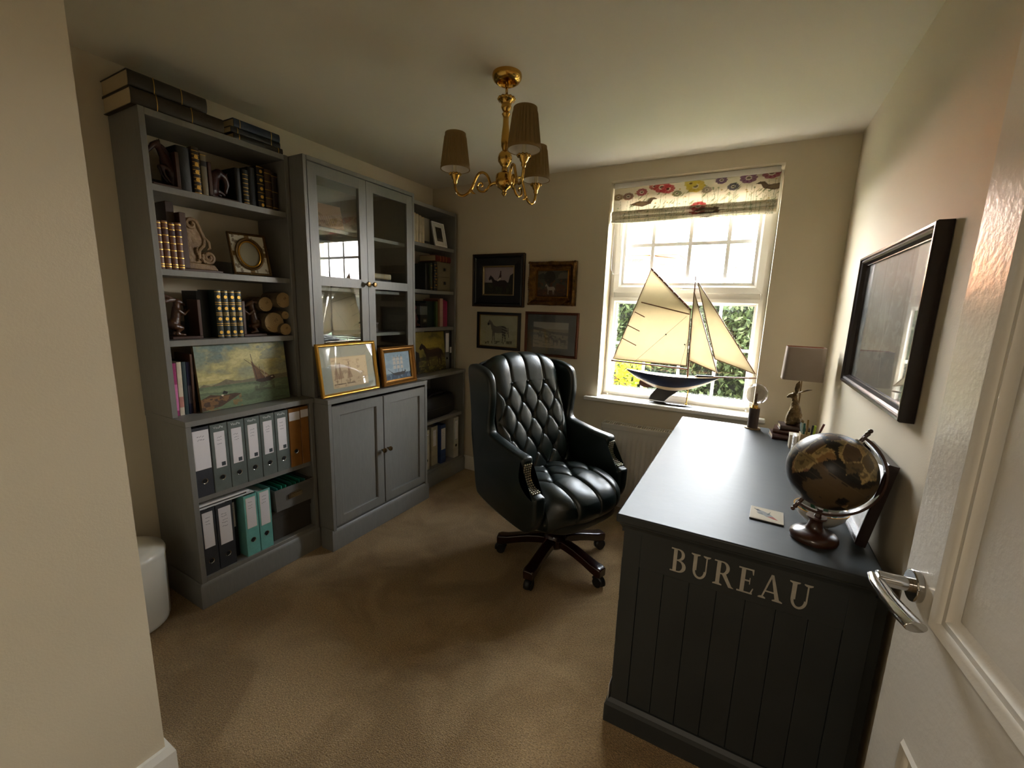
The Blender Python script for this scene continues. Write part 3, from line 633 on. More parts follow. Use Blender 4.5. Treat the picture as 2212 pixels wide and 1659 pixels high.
cm.ring(prf); part('bag_body', cm, mat('black_nylon', '#0d0a0a', .5, bump=.2, bscale=200), cs, world=True, smooth=True, ang=60)
part('zip', M().tube([(.19+.151*math.copysign(abs(math.cos(a))**.5, math.cos(a)), -.335+.271*math.copysign(abs(math.sin(a))**.5, math.sin(a)), .60) for a in np.linspace(-PI/2, PI/2, 14)], .003, 6), cmat('#241c1a'), cs, world=True)
part('handle', M().tube([(.30, -.45, .69), (.32, -.42, .722), (.32, -.26, .722), (.30, -.23, .69)], .008, 8), cmat('#120f0e'), cs, world=True, smooth=True)
# ---------------------------------------------------------------- sculptures on the shelves
m_bronze = mat('brown_resin', '#38200f', .35, bump=.2, bscale=90, col2='#4e3018', vscale=30)
m_horse = mat('dark_red_brown', '#260f0a', .35, bump=.15, bscale=90, col2='#3a1710', vscale=30)
m_board = mat('bookend_wood', '#3c2010', .4, var=.25, vscale=20, stretch=(1, 1, .2))
def bookend(label, loc, flip, board_h=.16, base=.115):
    """base plate with upright board; +y local points to the board"""
    t = thing('bookend', label, 'bookend', loc); s = -1 if flip else 1
    part('base', M().box(-.045, .045, min(0, s*base), max(0, s*base), 0, .012), m_board, t, bev=.002)
    part('upright', M().box(-.045, .045, min(s*(base-.014), s*base), max(s*(base-.014), s*base), .012, board_h), m_board, t, bev=.002)
    return t, s
def hare(t, s, mt):
    V = lambda y, z, x=0: (x, s*y, z)
    sg = [(V(.030, .065), V(.038, .10), .021, .017), (V(.038, .10), V(.043, .135), .018, .016), (V(.043, .135), V(.046, .162), .014, .012),
          (V(.046, .165), V(.062, .160), .015, .010), (V(.062, .160), V(.074, .150), .010, .006),
          (V(.022, .066), V(.034, .052), .024, .019)]
    for x in (-.012, .012):
        sg += [(V(.026, .056, x), V(.050, .048, x), .016, .011), (V(.050, .048, x), V(.030, .024, x*1.2), .009, .006), (V(.030, .022, x*1.2), V(.062, .017, x*1.2), .007, .005),
               (V(.045, .125, x), V(.066, .108, x), .009, .006), (V(.066, .108, x), V(.086, .128, x), .006, .0045)]
    sg += [(V(.012, .06), V(.002, .058), .009, .007)]
    remesh(part('hare_body', blob(sg), mt, t), .0028, 4)
    for x, q in ((-.006, 0), (.008, .012)):
        e_ = M().tube([V(.044, .172, x), V(.020, .182-q, x*1.5), V(-.004, .190-q*2.2, x*2), V(-.022, .192-q*3, x*2)], [.004, .009, .008, .001], 10, flat=.35, up=(1, 0, 0)); part('ear', e_, mt, t, smooth=True)
t, s = bookend('brown hare bookend rearing up with ears laid back, left of the green-black gilt books', (.165, -2.018, 1.217), False, .175, .12)
hare(t, s, m_bronze)
t, s = bookend('brown hare bookend facing left, right of the green-black gilt books', (.165, -1.600, 1.217), True, .175, .115)
hare(t, s, m_bronze)
def horse_head(t, s, mt, rear=True):
    V = lambda y, z, x=0: (x, s*y, z)
    if rear:   # head turned away from the board, neck arched up, forelegs bent
        sg = [(V(.092, .070), V(.078, .100), .026, .022), (V(.078, .100), V(.060, .140), .021, .015), (V(.060, .140), V(.046, .172), .014, .012),
              (V(.046, .174), V(.030, .164), .013, .011), (V(.030, .164), V(.014, .140), .010, .0075), (V(.014, .140), V(.010, .134), .0075, .006), (V(.094, .07), V(.098, .02), .024, .02)]
        for x in (-.011, .011):
            sg += [(V(.080, .082, x), V(.050, .088, x), .011, .008), (V(.050, .088, x), V(.058, .058, x), .007, .005), (V(.058, .058, x), V(.076, .030, x), .005, .005), (V(.050, .182, x*.7), V(.052, .197, x*.8), .005, .001)]
    else:      # head bent right down in an arch
        sg = [(V(.100, .04), V(.085, .10), .034, .026), (V(.085, .10), V(.060, .122), .025, .021), (V(.060, .122), V(.034, .110), .019, .015),
              (V(.034, .110), V(.026, .08), .015, .012), (V(.026, .08), V(.034, .045), .011, .008), (V(.105, .04), V(.105, .015), .03, .028)]
        for x in (-.01, .01): sg += [(V(.03, .122, x*.7), V(.022, .136, x), .005, .001), (V(.09, .05, x*1.4), V(.05, .03, x*1.4), .012, .007)]
    remesh(part('horse_bust', blob(sg), mt, t), .003, 4)
    if rear:
        mn = M().tube([V(.048, .182), V(.066, .165), V(.086, .135), V(.100, .10)], [.003, .008, .009, .004], 8, flat=.4, up=(1, 0, 0)); part('mane', mn, mt, t, smooth=True)
t, s = bookend('dark rearing horse bookend with its head turned left on the top shelf', (.190, -2.038, 1.845), False, 0.150, .100)
horse_head(t, s, m_horse)
t, s = bookend('dark bowed horse head bookend between the gilt books and the black books', (.178, -1.697, 1.845), True, .15, .125)
horse_head(t, s, m_horse, False)
# corbel bookend
m_corb = mat('carved_pale_wood', '#8a6f4c', .6, bump=.5, bscale=60, col2='#6b5134', vscale=22)
cb = thing('corbel_bookend', 'carved scroll corbel bookend on a stepped wooden base, second shelf', 'bookend', (.165, -1.89, 1.515))
part('upright', M().box(-.05, .05, -.06, -.035, .012, .245), m_board, cb, bev=.002); part('rear_board', M().box(-.07, .02, -.095, -.064, .0, .285), cmat('#37200f'), cb, bev=.002)
part('base', M().box(-.05, .05, -.062, .10, 0, .012), m_board, cb, bev=.002); part('plinth_block', M().prism([(-.035, .012), (.085, .012), (.07, .035), (-.035, .040)], -.042, .042, 'yz'), m_corb, cb, bev=.003)
def spiral(c, r0, r1, a0, a1, n=26):
    return [(0, c[0]+(r0+(r1-r0)*i/(n-1))*math.cos(a0+(a1-a0)*i/(n-1)), c[1]+(r0+(r1-r0)*i/(n-1))*math.sin(a0+(a1-a0)*i/(n-1))) for i in range(n)]
top = spiral((-.008, .205), .006, .026, PI*2.4, 0); low = spiral((.052, .068), .028, .006, PI*.85, PI*4.3)
path = top+[(0, .030, .175), (0, .040, .145), (0, .034, .118), (0, .016, .098), (0, .012, .082)]
for x in (-.028, .0, .028):
    part('scroll', M().tube([(x, p[1], p[2]) for p in path], .0085, 8), m_corb, cb, smooth=True)
    part('scroll', M().tube([(x, .012, .095), (x, .014, .06), (x, .03, .043)]+[(x, p[1], p[2]) for p in low], .0085, 8), m_corb, cb, smooth=True)
part('scroll_body', M().prism([(-.035, .038), (.02, .038), (.03, .048), (.014, .075), (.014, .10), (.035, .13), (.03, .165), (.012, .195), (-.01, .205), (-.035, .20)], -.03, .03, 'yz'), m_corb, cb, bev=.006, seg=3)
for k in range(7): part('bead', M().sph((.034, .006+.004*math.sin(k), .052+k*.0085), .0055, 8, 6), m_corb, cb, smooth=True)
part('leaf', M().tube([(.03, .04, .16), (.03, .058, .135), (.03, .06, .11), (.03, .048, .10)], [.004, .012, .01, .002], 8, flat=.5), m_corb, cb, smooth=True)
# logs
m_bark = mat('birch_bark', '#8a7758', .85, bump=.5, bscale=50, col2='#4a3b28', vscale=9)
lim = Img(48, 48, '#a88c5e'); R_ = np.hypot(lim.X-.5, lim.Y-.5); lim.mix((np.sin(R_*70+lim.fbm(4, 3)*5) > .5), '#8a6c42', .6); lim.mix(lim.fbm(5, 8) > .66, '#5e4528', .6)
for nm, y, z, r, x1 in (('large birch log lying in the middle of the log pile beside the right hare bookend', -1.560, 1.285, .052, .215), ('birch log topmost at the right of the log pile', -1.515, 1.402, .040, .235),
                        ('small pale log at the lower right of the log pile', -1.5155, 1.249, .031, .24), ('birch log at the upper left of the log pile, set further back', -1.585, 1.378, .037, .19), ('thin log wedged at the right between the large and small logs', -1.5035, 1.323, .021, .225)):
    t = thing('log', nm, 'log', (x1-.07, y, z), 0, 'short birch logs stacked on the third shelf')
    k = int(y*1000) % 7
    lg = M().lathe([(r*.97, -.07), (r, -.05), (r*.98, 0), (r, .05), (r*.985, .0695)], (0, 0, 0), 22, 'x')
    for i, v in enumerate(lg.v):
        a = math.atan2(v[2], v[1]); q = 1+.02*math.sin(3*a+k); lg.v[i] = (v[0], v[1]*q, v[2]*q)
    part('bark', lg, m_bark, t, smooth=True, ang=50)
    me_ = M(); rings = []
    pr = printed('cut_end', lim, 2*r*.9, 2*r*.9, (.0712, -r*.9, -r*.9), (0, 1, 0), (0, 0, 1), t, world=False)
    for v in pr.data.vertices:   # squash the square print onto the round end
        yy, zz = v.co.y/(r*.9), v.co.z/(r*.9)
        v.co.y = r*.97*yy*math.sqrt(1-zz*zz/2); v.co.z = r*.97*zz*math.sqrt(1-yy*yy/2)
# oval frame
of = thing('oval_photo_frame', 'ornate gilt and white frame with an empty oval opening, right side of the second shelf', 'photo frame', (.2, -1.63, 1.515))
R0 = Vector((0.35, 1, 0)).normalized(); U0 = Vector((-.22, 0, 1)).normalized(); O = Vector((.175, -1.722, 1.5185))
m_og = mat('antique_gilt', '#5c4420', .4, .7, bump=.5, bscale=120)
part('frame_edge', M().frame(.165, .205, [(0, 0), (0, .014), (.006, .017), (.012, .010), (.012, 0)], O, R0, U0), m_og, of, world=True)
oi = Img(60, 74, '#b9b3a0'); oi.mix(oi.fbm(11, 5) > .60, '#5a4630', .8)
oi.ell(.5, .5, .40, .42, '#5c4420'); oi.ell(.5, .5, .27, .31, '#77715c'); oi.mix((np.abs(oi.X-.5) < .07) & ((oi.Y < .12) | (oi.Y > .88)), '#6a4f26'); oi.mix((np.abs(oi.Y-.5) < .06) & ((oi.X < .14) | (oi.X > .86)), '#6a4f26')
N0 = R0.cross(U0); printed('enamel_panel', oi, .145, .185, O+R0*.01+U0*.01+N0*.0105, R0, U0, of)
c0 = O+R0*.0825+U0*.1025+N0*.012; ot = M(); ot.tube([c0+R0*math.cos(a)*.056+U0*math.sin(a)*.074 for a in np.linspace(0, 2*PI, 40)], .0065, 8); part('oval_rim', ot, m_og, of, world=True, smooth=True)
ot = M(); ot.tube([c0+R0*math.cos(a)*.046+U0*math.sin(a)*.062 for a in np.linspace(0, 2*PI, 40)], .004, 8); part('oval_rim', ot, m_gold, of, world=True, smooth=True)
part('easel_back', M().quadbox(O-N0*.004+R0*.01+U0*.005, R0, U0, .145, .19, .004), cmat('#2a2018'), of, world=True)

# ---------------------------------------------------------------- paintings
HP = [(.0,.22),(.03,.12),(.09,.03),(.12,0),(.14,.05),(.22,.12),(.30,.25),(.42,.30),(.62,.27),(.78,.26),(.86,.30),(.93,.38),(.97,.6),(.94,.62),(.90,.48),(.89,.55),(.86,.62),(.88,.78),(.87,.97),(.84,.97),(.83,.80),(.78,.65),(.76,.80),(.74,.97),(.71,.97),(.72,.75),(.70,.58),(.5,.60),(.36,.58),(.36,.8),(.37,.97),(.34,.97),(.32,.78),(.31,.60),(.28,.80),(.27,.97),(.24,.97),(.25,.75),(.25,.55),(.20,.42),(.16,.25),(.12,.22),(.05,.28)]
def hp(x, y, w, h): return [(x+u*w, y+v*h) for u, v in HP]
def canvas(name, label, im, w, h, o, R, U, thick=.018, group=None, cat='painting'):
    t = thing(name, label, cat, tuple(o), 0, group); R = Vector(R).normalized(); U = Vector(U).normalized(); N = R.cross(U)
    part('canvas_block', M().quadbox(Vector(o)-N*thick, R, U, w, h, thick), cmat('#6b5738'), t, world=True); printed('painted_face', im, w, h, Vector(o)+N*.0006, R, U, t, MPC); return t
im = Img(230, 170, '#6f8078'); im.mix((im.Y/.62)**1.5, '#a39a66', .8); c = im.fbm(4, 11, 5, 1, 1.2); im.mix(np.clip((c-.42)*5, 0, 1)*(im.Y < .6), '#b5a768', .8); im.mix(np.clip((c-.58)*6, 0, 1)*(im.Y < .55), '#c9bf86', .7)
im.mix((im.fbm(5, 12) > .55)*(im.Y < .3), '#56696a', .45)
im.poly([(0, .64), (.05, .60), (.12, .63), (.2, .60), (.28, .555), (.36, .59), (.45, .6), (.6, .58), (1, .56), (1, .66), (0, .68)], '#6e6450', .9)
im.mix(im.Y > .64, '#5d6c4e'); im.mix(np.clip(1-np.abs(im.Y-.72)*14, 0, 1), '#84906a', .7); im.mix((im.fbm(10, 13, 4, .4, 2) > .58)*(im.Y > .65), '#4a5440', .6)
im.poly([(0, .82), (.1, .76), (.2, .79), (.35, .78), (.42, .8), (.3, .88), (.2, .95), (.0, .99)], '#4a3422'); im.mix((im.fbm(20, 14) > .55)*(im.Y > .8)*(im.X < .42), '#8a6232', .6)
im.poly([(.22, .77), (.24, .72), (.28, .75), (.27, .78)], '#1e1a14'); im.ell(.22, .79, .012, .012, '#c9b8a0')
im.poly([(.60, .64), (.62, .60), (.82, .57), (.84, .62), (.78, .66), (.66, .67)], '#3a2618'); im.poly([(.60, .62), (.57, .30), (.72, .6)], '#6a4422', .95); im.poly([(.73, .6), (.58, .34), (.78, .58)], '#8a6a3a', .8)
im.line(.575, .2, .62, .62, .003, '#2a1c12'); im.line(.50, .28, .74, .56, .0025, '#3a2818'); im.line(.70, .38, .72, .6, .003, '#b8a888'); im.line(.66, .38, .67, .6, .002, '#3a2818')
im.ell(.73, .57, .02, .015, '#b9a07c'); im.ell(.80, .60, .015, .01, '#c9b8a0'); im.mix((im.Y > .66)*(np.abs(im.X-.7) < .12)*(im.Y < .8)*(im.fbm(12, 15) > .45), '#3a2e22', .5)
im.shade(.75+.5*im.fbm(40, 16, 3))
canvas('sea_painting', 'unframed sea painting of a fishing boat under yellow clouds leaning on the first bookcase', im, .428, .312, (.262, -1.957, .8845), (0, 1, 0), (-.10, 0, 1))
im = Img(110, 140, '#7a6a2a'); c = im.fbm(3, 21, 4); im.mix(np.clip((c-.45)*5, 0, 1), '#3a3416', .8); im.mix(np.clip(1-((im.X-.55)/.5)**2-((im.Y-.32)/.2)**2, 0, 1), '#a08a34', .8)
im.mix(im.Y > .68, '#4f4620'); im.mix((im.Y > .85), '#2e2814', .8); im.mix((im.fbm(14, 23, 3, 1, 2) > .55)*(im.Y > .68), '#7a7030', .5); im.poly([(0, .45), (.1, .5), (.12, .7), (0, .75)], '#231c10'); im.poly([(.1, .62), (1, .55), (1, .68), (.1, .70)], '#2c2614', .7)
im.poly(hp(.12, .27, .84, .60), '#2c160c'); im.poly([(.3, .40), (.8, .40), (.8, .52), (.35, .52)], '#42220f', .6); im.poly([(0, .6), (.07, .52), (.08, .95), (0, .97)], '#120d08'); im.shade(.8+.4*im.fbm(40, 26, 3))
canvas('horse_painting', 'unframed painting of a brown horse on a yellow background leaning in the far bookcase', im, .350, .312, (.258, -.500, .8845), (0, 1, 0), (-.09, 0, 1))

def framed(name, label, im, w, h, o, R, U, prof, mt, inset, glass=True, thick_img=.006, mat_col=None, win=None, lean=None):
    t = thing(name, label, 'picture', tuple(o)); R = Vector(R).normalized(); U = Vector(U).normalized(); N = R.cross(U); o = Vector(o)
    part('frame', M().frame(w, h, prof, o, R, U), mt, t, world=True, smooth=False)
    part('backing', M().quadbox(o+R*.004+U*.004+N*.0008, R, U, w-.008, h-.008, .0025), cmat('#3a3026'), t, world=True)
    pw, ph = w-2*inset, h-2*inset
    if mat_col:
        part('mount', M().quadbox(o+R*inset+U*inset+N*.0035, R, U, pw, ph, .0015), cmat(mat_col, .8), t, world=True)
        a, b, c, d = win; printed('print', im, c-a, d-b, o+R*a+U*b+N*.0056, R, U, t)
    else: printed('print', im, pw+.004, ph+.004, o+R*(inset-.002)+U*(inset-.002)+N*.005, R, U, t)
    if glass: part('glass', M().quadbox(o+R*(inset-.001)+U*(inset-.001)+N*.008, R, U, pw+.002, ph+.002, .0015), m_pglass, t, world=True)
    return t
Rw, Uw = (1, 0, 0), (0, 0, 1); y = -.001
# A: horse and rider in wide black frame
im = Img(80, 66, '#8b7f86'); im.mix(im.Y, '#a08f88', .5); im.mix(im.Y > .56, '#1c1c0e'); im.mix((im.fbm(14, 31) > .55)*(im.Y > .56), '#2c2a12', .8); im.poly([(.82, .5), (.86, .32), (.95, .25), (1, .27), (1, .6), (.8, .6)], '#141410')
im.poly(hp(.16, .30, .66, .68), '#1d0d0a'); im.poly([(.47, .46), (.52, .30), (.54, .2), (.57, .2), (.58, .34), (.56, .44)], '#32121a'); im.poly([(.44, .5), (.54, .38), (.57, .42), (.47, .52)], '#b9aea6'); im.ell(.555, .18, .02, .03, '#241418')
m_bf = mat('black_gilt_edge_frame', '#0b0908', .35, bump=.1, bscale=80)
t = framed('framed_picture', 'horse and rider in wide black frame, upper left of the four wall pictures', im, .458, .398, (.428, y, 1.404), Rw, Uw, [(0, 0), (0, .028), (.006, .032), (.012, .030), (.022, .032), (.03, .022), (.095, .016), (.095, 0)], m_bf, .094, False)
part('gilt_slip', M().frame(.286, .226, [(0, 0), (0, .019), (.007, .021), (.0125, .012), (.0125, 0)], (.514, y, 1.49), Rw, Uw), mat('pale_gilt', '#8d7a58', .4, .6), t, world=True)
part('outer_lip', M().frame(.462, .402, [(0, .018), (0, .031), (.006, .035), (.010, .033), (.010, .018)], (.426, y, 1.402), Rw, Uw), mat('dark_gilt', '#3d2a18', .4, .5), t, world=True)
# B: hunting scene in ornate gold frame
im = Img(76, 66, '#3c3930'); im.mix(im.fbm(5, 41) > .5, '#2a2a1e', .8); im.mix((im.Y < .3)*(im.fbm(4, 45) > .45), '#5a5648', .8); im.ell(.4, .25, .18, .25, '#1c1a0e', .9); im.mix(im.Y > .72, '#3a2312'); im.mix((im.fbm(18, 42) > .6)*(im.Y > .35), '#5a3418', .7)
im.poly(hp(.26, .5, .34, .42), '#8a7f72'); im.poly([(.4, .6), (.44, .45), (.5, .45), (.5, .62)], '#4a2c14'); im.ell(.75, .62, .16, .1, '#4a2a14', .8); im.line(.4, .3, .41, .6, .012, '#1a140a')
m_orn = mat('ornate_gold', '#7a5524', .35, .8, bump=.8, bscale=70, col2='#4a3114', vscale=30)
t = framed('framed_picture', 'hunting scene in ornate gold frame, upper right of the four wall pictures', im, .372, .313, (.928, y, 1.424), Rw, Uw, [(0, 0), (0, .02), (.004, .034), (.014, .044), (.024, .040), (.036, .024), (.046, .018), (.060, .014), (.060, 0)], m_orn, .066, False)
part('gilt_slip', M().frame(.258, .199, [(0, .004), (0, .02), (.006, .024), (.009, .014), (.009, 0)], (.985, y, 1.481), Rw, Uw), mat('bright_gilt', '#a9792f', .3, .9), t, world=True)
orn = M(); rs = np.random.RandomState(3)
for cx_, cz_ in ((.928, 1.424), (1.3, 1.424), (.928, 1.737), (1.3, 1.737), (1.114, 1.424), (1.114, 1.737), (.928, 1.58), (1.3, 1.58)):
    for k in range(7):
        q = (k-3)*.014; hx_ = abs(cz_-1.58) > .1
        orn.sph((min(1.292, max(.936, cx_+(q if hx_ else 0)+(0))), y-.036, min(1.729, max(1.432, cz_+(0 if hx_ else q)))), .010-.001*abs(k-3), 8, 6, (1, .8, 1))
part('carved_ornament', orn, m_orn, t, world=True, smooth=True, kind='stuff')
# C: zebra
im = Img(96, 78, '#a9a88a'); im.mix(im.fbm(3, 51) > .5, '#9a9c7c', .5); im.mix((im.fbm(9, 52) > .6)*(im.Y > .3), '#8f9474', .4)
zm = im.mask(hp(.2, .14, .56, .72)); im.mix(zm, '#8f8c7c'); st_ = np.sin((im.X*1.1+im.Y*.15)*150+np.sin(im.Y*18)*.8) > .0; im.mix(zm, '#57544c', .55); im.mix(zm*st_*(im.X < .6), '#2b2723', .6)
st2 = np.sin((im.Y*1.2-im.X*.5)*62) > 0; im.mix(zm*st2*(im.X >= .58), '#241f1c', .9); im.mix(zm*(np.hypot(im.X-.22, im.Y-.29) < .04), '#1a1210')
im.mix((im.fbm(22, 53, 3, 1, .5) > .5)*(np.abs(im.Y-.87+.06*(im.X-.5)) < .045)*(im.X > .14)*(im.X < .86), '#33321f', .8); im.line(.745, .4, .77, .68, .008, '#2a2622')
t = framed('framed_picture', 'zebra print in a plain black frame, lower left of the four wall pictures', im, .394, .292, (.468, y, 1.068), Rw, Uw, [(0, 0), (0, .018), (.003, .020), (.020, .020), (.022, .012), (.022, 0)], cmat('#120c0a', .3), .026)
part('gilt_slip', M().frame(.354, .252, [(0, .002), (0, .012), (.0045, .013), (.005, .0)], (.488, y, 1.088), Rw, Uw), m_gold, t, world=True)
# D: racing print in grey mount
im = Img(84, 56, '#9a958a'); im.mix(im.Y > .26, '#7f7868'); im.poly([(0, .2), (.25, .24), (.5, .36), (1, .38), (1, .5), (.5, .44), (0, .3)], '#3d3a32', .9); im.poly([(0, .42), (.45, .42), (.75, .6), (.3, .5), (0, .52)], '#403c34', .6)
for x, y_, w_ in ((.12, .42, .16), (.3, .5, .2), (.54, .58, .2), (.74, .56, .22), (.42, .48, .14)): im.poly(hp(x, y_, w_, w_*1.6), '#26211c', .9); im.ell(x+w_*.5, y_-.02, .015, .05, '#322c26')
im.mix((im.fbm(16, 61, 3, .6, 1.5) > .58)*(im.Y > .6), '#4a453a', .6)
framed('framed_picture', 'racehorse print with grey mount in copper frame, lower right of four wall pictures', im, .428, .330, (.905, y, 1.046), Rw, Uw, [(0, 0), (0, .016), (.004, .022), (.010, .020), (.014, .022), (.019, .012), (.019, 0)], mat('copper_frame', '#5e3018', .35, .5, bump=.3, bscale=90), .018, True, mat_col='#3c3d38', win=(.068, .066, .352, .256))
# cabinet pictures
R = (0, 1, 0); U = (-.14, 0, 1)
im = Img(120, 84, '#8f9080'); im.poly([(.18, .25), (.85, .25), (.85, .9), (.18, .9)], '#b09a76'); im.poly([(.19, .26), (.84, .26), (.84, .89), (.19, .89)], '#c4ac86'); im.mix((im.fbm(16, 71) > .62)*(im.X > .2)*(im.X < .83)*(im.Y > .3)*(im.Y < .88), '#8f7354', .5)
for x in (.34, .5, .27): im.line(x, .36, x-.01, .8, .004, '#6a5236'); im.poly([(x-.05, .72), (x-.01, .40), (x+.05, .70)], '#8f6f50', .7); im.line(x-.06, .82, x+.07, .82, .008, '#5a4630', .8)
m_gf = mat('bright_gold_frame', '#c0923e', .3, .75, bump=.15, bscale=60)
m_gs = mat('gold_brown_frame', '#8a5f26', .35, .7, bump=.2, bscale=60, stretch=(1, 1, 1))
framed('framed_picture', 'thin gold framed ship print, larger of two leaning on the cabinet doors', im, .405, .292, (.438, -1.468, .886), R, U, [(0, 0), (0, .016), (.004, .019), (.009, .017), (.013, .018), (.018, .010), (.018, 0)], m_gf, .017)
im = Img(80, 66, '#7f93a0'); im.mix(im.Y, '#a0a9ac', .5); im.mix((im.fbm(6, 81) > .5), '#6f8490', .5); im.mix(im.Y > .78, '#22364a'); im.mix((im.fbm(20, 82, 3, 1, .5) > .6)*(im.Y > .76), '#6a8090', .5)
for x, s_ in ((.38, 1), (.52, 1.05), (.66, .9)):
    im.line(x, .12, x, .8, .006, '#4a3a2e')
    for k, yy in enumerate((.2, .34, .5)): im.poly([(x-.045*s_, yy), (x+.045*s_, yy), (x+.06*s_, yy+.12), (x-.06*s_, yy+.12)], '#b4a89a', .85)
im.line(.33, .22, .68, .22, .004, '#4a3a2e'); im.poly([(.2, .70), (.3, .76), (.74, .74), (.76, .68), (.80, .72), (.72, .86), (.36, .86)], '#1b1410'); im.line(.12, .62, .3, .76, .006, '#2a2018')
framed('framed_picture', 'small ship painting in a deep gold frame beside the larger ship print', im, .300, .246, (.440, -1.034, .886), R, (-.12, 0, 1), [(0, 0), (0, .022), (.005, .028), (.011, .024), (.018, .026), (.026, .016), (.036, .012), (.036, 0)], m_gs, .036, False)

# right wall picture
im = Img(130, 84, '#4b4f48'); c = im.fbm(5, 91, 5, 1.3, 1); im.mix(np.clip((c-.45)*4, 0, 1), '#6e7366', .8); im.mix(np.clip((.45-c)*5, 0, 1), '#2c302a', .8); im.mix((im.Y < .35), '#5a5648', .4)
for x, a in ((.12, .02), (.2, -.01), (.34, .03), (.52, -.02), (.7, .02), (.86, .0)): im.line(x, 0, x+a, .75, .012, '#2a2a24', .7); im.line(x+.02, .05, x+a+.02, .7, .003, '#8a8f80', .5)
im.line(.45, .35, .55, .95, .006, '#8f8c7c', .6); im.line(.55, .5, .4, .9, .004, '#9a988a', .6); im.mix((im.fbm(22, 93) > .62), '#8a9080', .4); im.mix((im.Y > .78)*(c > .4), '#5c584c', .6)
m_wf = mat('dark_mahogany_frame', '#1d100e', .25, bump=.05, bscale=40)
m_pg = mat_glass('print_glass', (1, 1, 1), 1.45, .04)
framed('framed_picture', 'large dark framed woodland print hanging alone on the right wall above the desk', im, .825, .505, (W-.002, -.672, 1.137), (0, -1, 0), (0, 0, 1), [(0, 0), (0, .030), (.003, .034), (.010, .034), (.013, .028), (.018, .030), (.024, .026), (.030, .014), (.033, .014), (.033, 0)], m_wf, .032)
# ---------------------------------------------------------------- inside the glass cabinet
t = thing('sketch_card', 'pink-beige card with a pencil sketch leaning on the upper shelf behind the left glass door', 'card', (.26, -1.3, 1.80))
im = Img(60, 44, '#a08270'); im.mix((im.fbm(8, 5) > .6)*(im.Y > .4), '#6a5040', .5)
for k in range(8): im.line(.2+k*.07, .5+.05*math.sin(k*2), .3+k*.06, .9, .008, '#5e463a', .6)
printed('card_face', im, .21, .13, (.30, -1.385, 1.8045), (.1, 1, 0), (-.25, 0, 1), t); part('card', M().quadbox((.298, -1.385, 1.8035), (.1, 1, 0), (-.25, 0, 1), .21, .13, .001), cmat('#8a7460'), t, world=True)
book('cream covered album lying on top of the pile behind the right glass door', 0, .034, 1.556, .20, .29, .16, '#b0a080', (.3, .7), flat=True).location.y = -.885
book('black album in the middle of the pile behind the right glass door', 0, .038, 1.5175, .20, .29, .16, '#16181c', (), flat=True).location.y = -.885
book('dark grey album at the bottom of the pile behind the right glass door', 0, .036, 1.481, .17, .28, .16, '#3e3f44', (), flat=True).location.y = -.895
t = thing('small_box', 'small plum coloured box with two silver clasps behind the right glass door', 'box', (.25, -.93, 1.215))
part('box_body', M().box(.20, .285, -.985, -.905, 1.216, 1.266), cmat('#3b2a33', .5), t, world=True, bev=.002); part('box_lid', M().box(.198, .287, -.987, -.903, 1.266, 1.28), cmat('#3b2a33', .5), t, world=True, bev=.002)
for yy in (-.926, -.912): part('clasp', M().box(.286, .290, yy-.003, yy+.003, 1.245, 1.272), m_chrome, t, world=True)
t = thing('vase', 'dark round vase on the shelf behind the left glass door', 'vase', (.2, -1.15, 1.481))
part('vase_body', M().lathe([(.02, 0), (.03, .004), (.045, .05), (.038, .10), (.02, .13), (.024, .15), (.02, .15), (.016, .13), (.001, .12)], (0, 0, 0), 20), cmat('#2a2622', .3), t, smooth=True)

# ---------------------------------------------------------------- far bookcase contents
S = 1.845
for i in range(4): book(('leftmost', 'second', 'third', 'rightmost')[i]+' of four cream volumes on the top shelf of the far bookcase', -.505+i*.032, -.4745+i*.032, S, .20-.005*i, .235, .16, '#a89c80', (.03, .97), group='cream volumes on the top shelf of the far bookcase')
book('black book behind the white photo frame on the far bookcase', -.372, -.330, S, .18, .18, .14, '#0e0c0a')
im = Img(50, 64, '#2e2418'); im.mix(im.fbm(5, 3) > .5, '#171009', .9); im.ell(.5, .35, .28, .2, '#4a3c26', .8); im.poly([(.2, .4), (.5, .15), (.8, .4), (.8, .9), (.2, .9)], '#120d08', .8); im.mix((im.Y > .8), '#5a5040', .6)
t = framed('photo_frame', 'white mounted dark picture in a white frame on the far bookcase top shelf', im, .148, .185, (.238, -.272, 1.8465), (0, 1, 0), (-.22, 0, 1), [(0, 0), (0, .010), (.010, .010), (.011, .006), (.011, 0)], m_paper, .010, False, mat_col='#c8c4bc', win=(.038, .04, .112, .148)); t['category'] = 'photo frame'
S = 1.512
t = thing('drawer_box', 'beige two-drawer storage chest with black pulls in the far bookcase', 'box', (.2, -.13, S))
mbx = mat('beige_card', '#6b6048', .8)
part('chest_body', M().box(.03, .222, -.222, -.052, S+.0005, S+.225), mbx, t, world=True, bev=.002)
for z0 in (S+.008, S+.112): 
    dq = part('drawer', M().box(.222, .2265, -.215, -.059, z0, z0+.100), mbx, t, world=True, bev=.001); part('pull', M().box(.2265, .233, -.146, -.124, z0+.045, z0+.066), m_black, dq, world=True, bev=.001)
book('dark red hardback lying on the beige chest in the far bookcase', 0, .046, S+.226, .19, .23, .17, '#5a100e', (.3, .5, .7), flat=True).location.y = -.150
book('dark green book with gilt spine against the beige chest', -.262, -.228, S, .215, .232, .15, '#10160f', (.1, .3, .5, .7, .9), orn=(.2, .4, .6, .8))
book('slimmer olive green book left of the dark green gilt one', -.292, -.266, S, .205, .22, .15, '#2c3320', (.1, .9))
book('black book at the left end of the second shelf in the far bookcase', -.330, -.295, S, .20, .20, .15, '#0b0b0a')
S = 1.23
t = thing('figurine', 'small reddish brown seated figurine in the far bookcase', 'figurine', (.2, -.47, S))
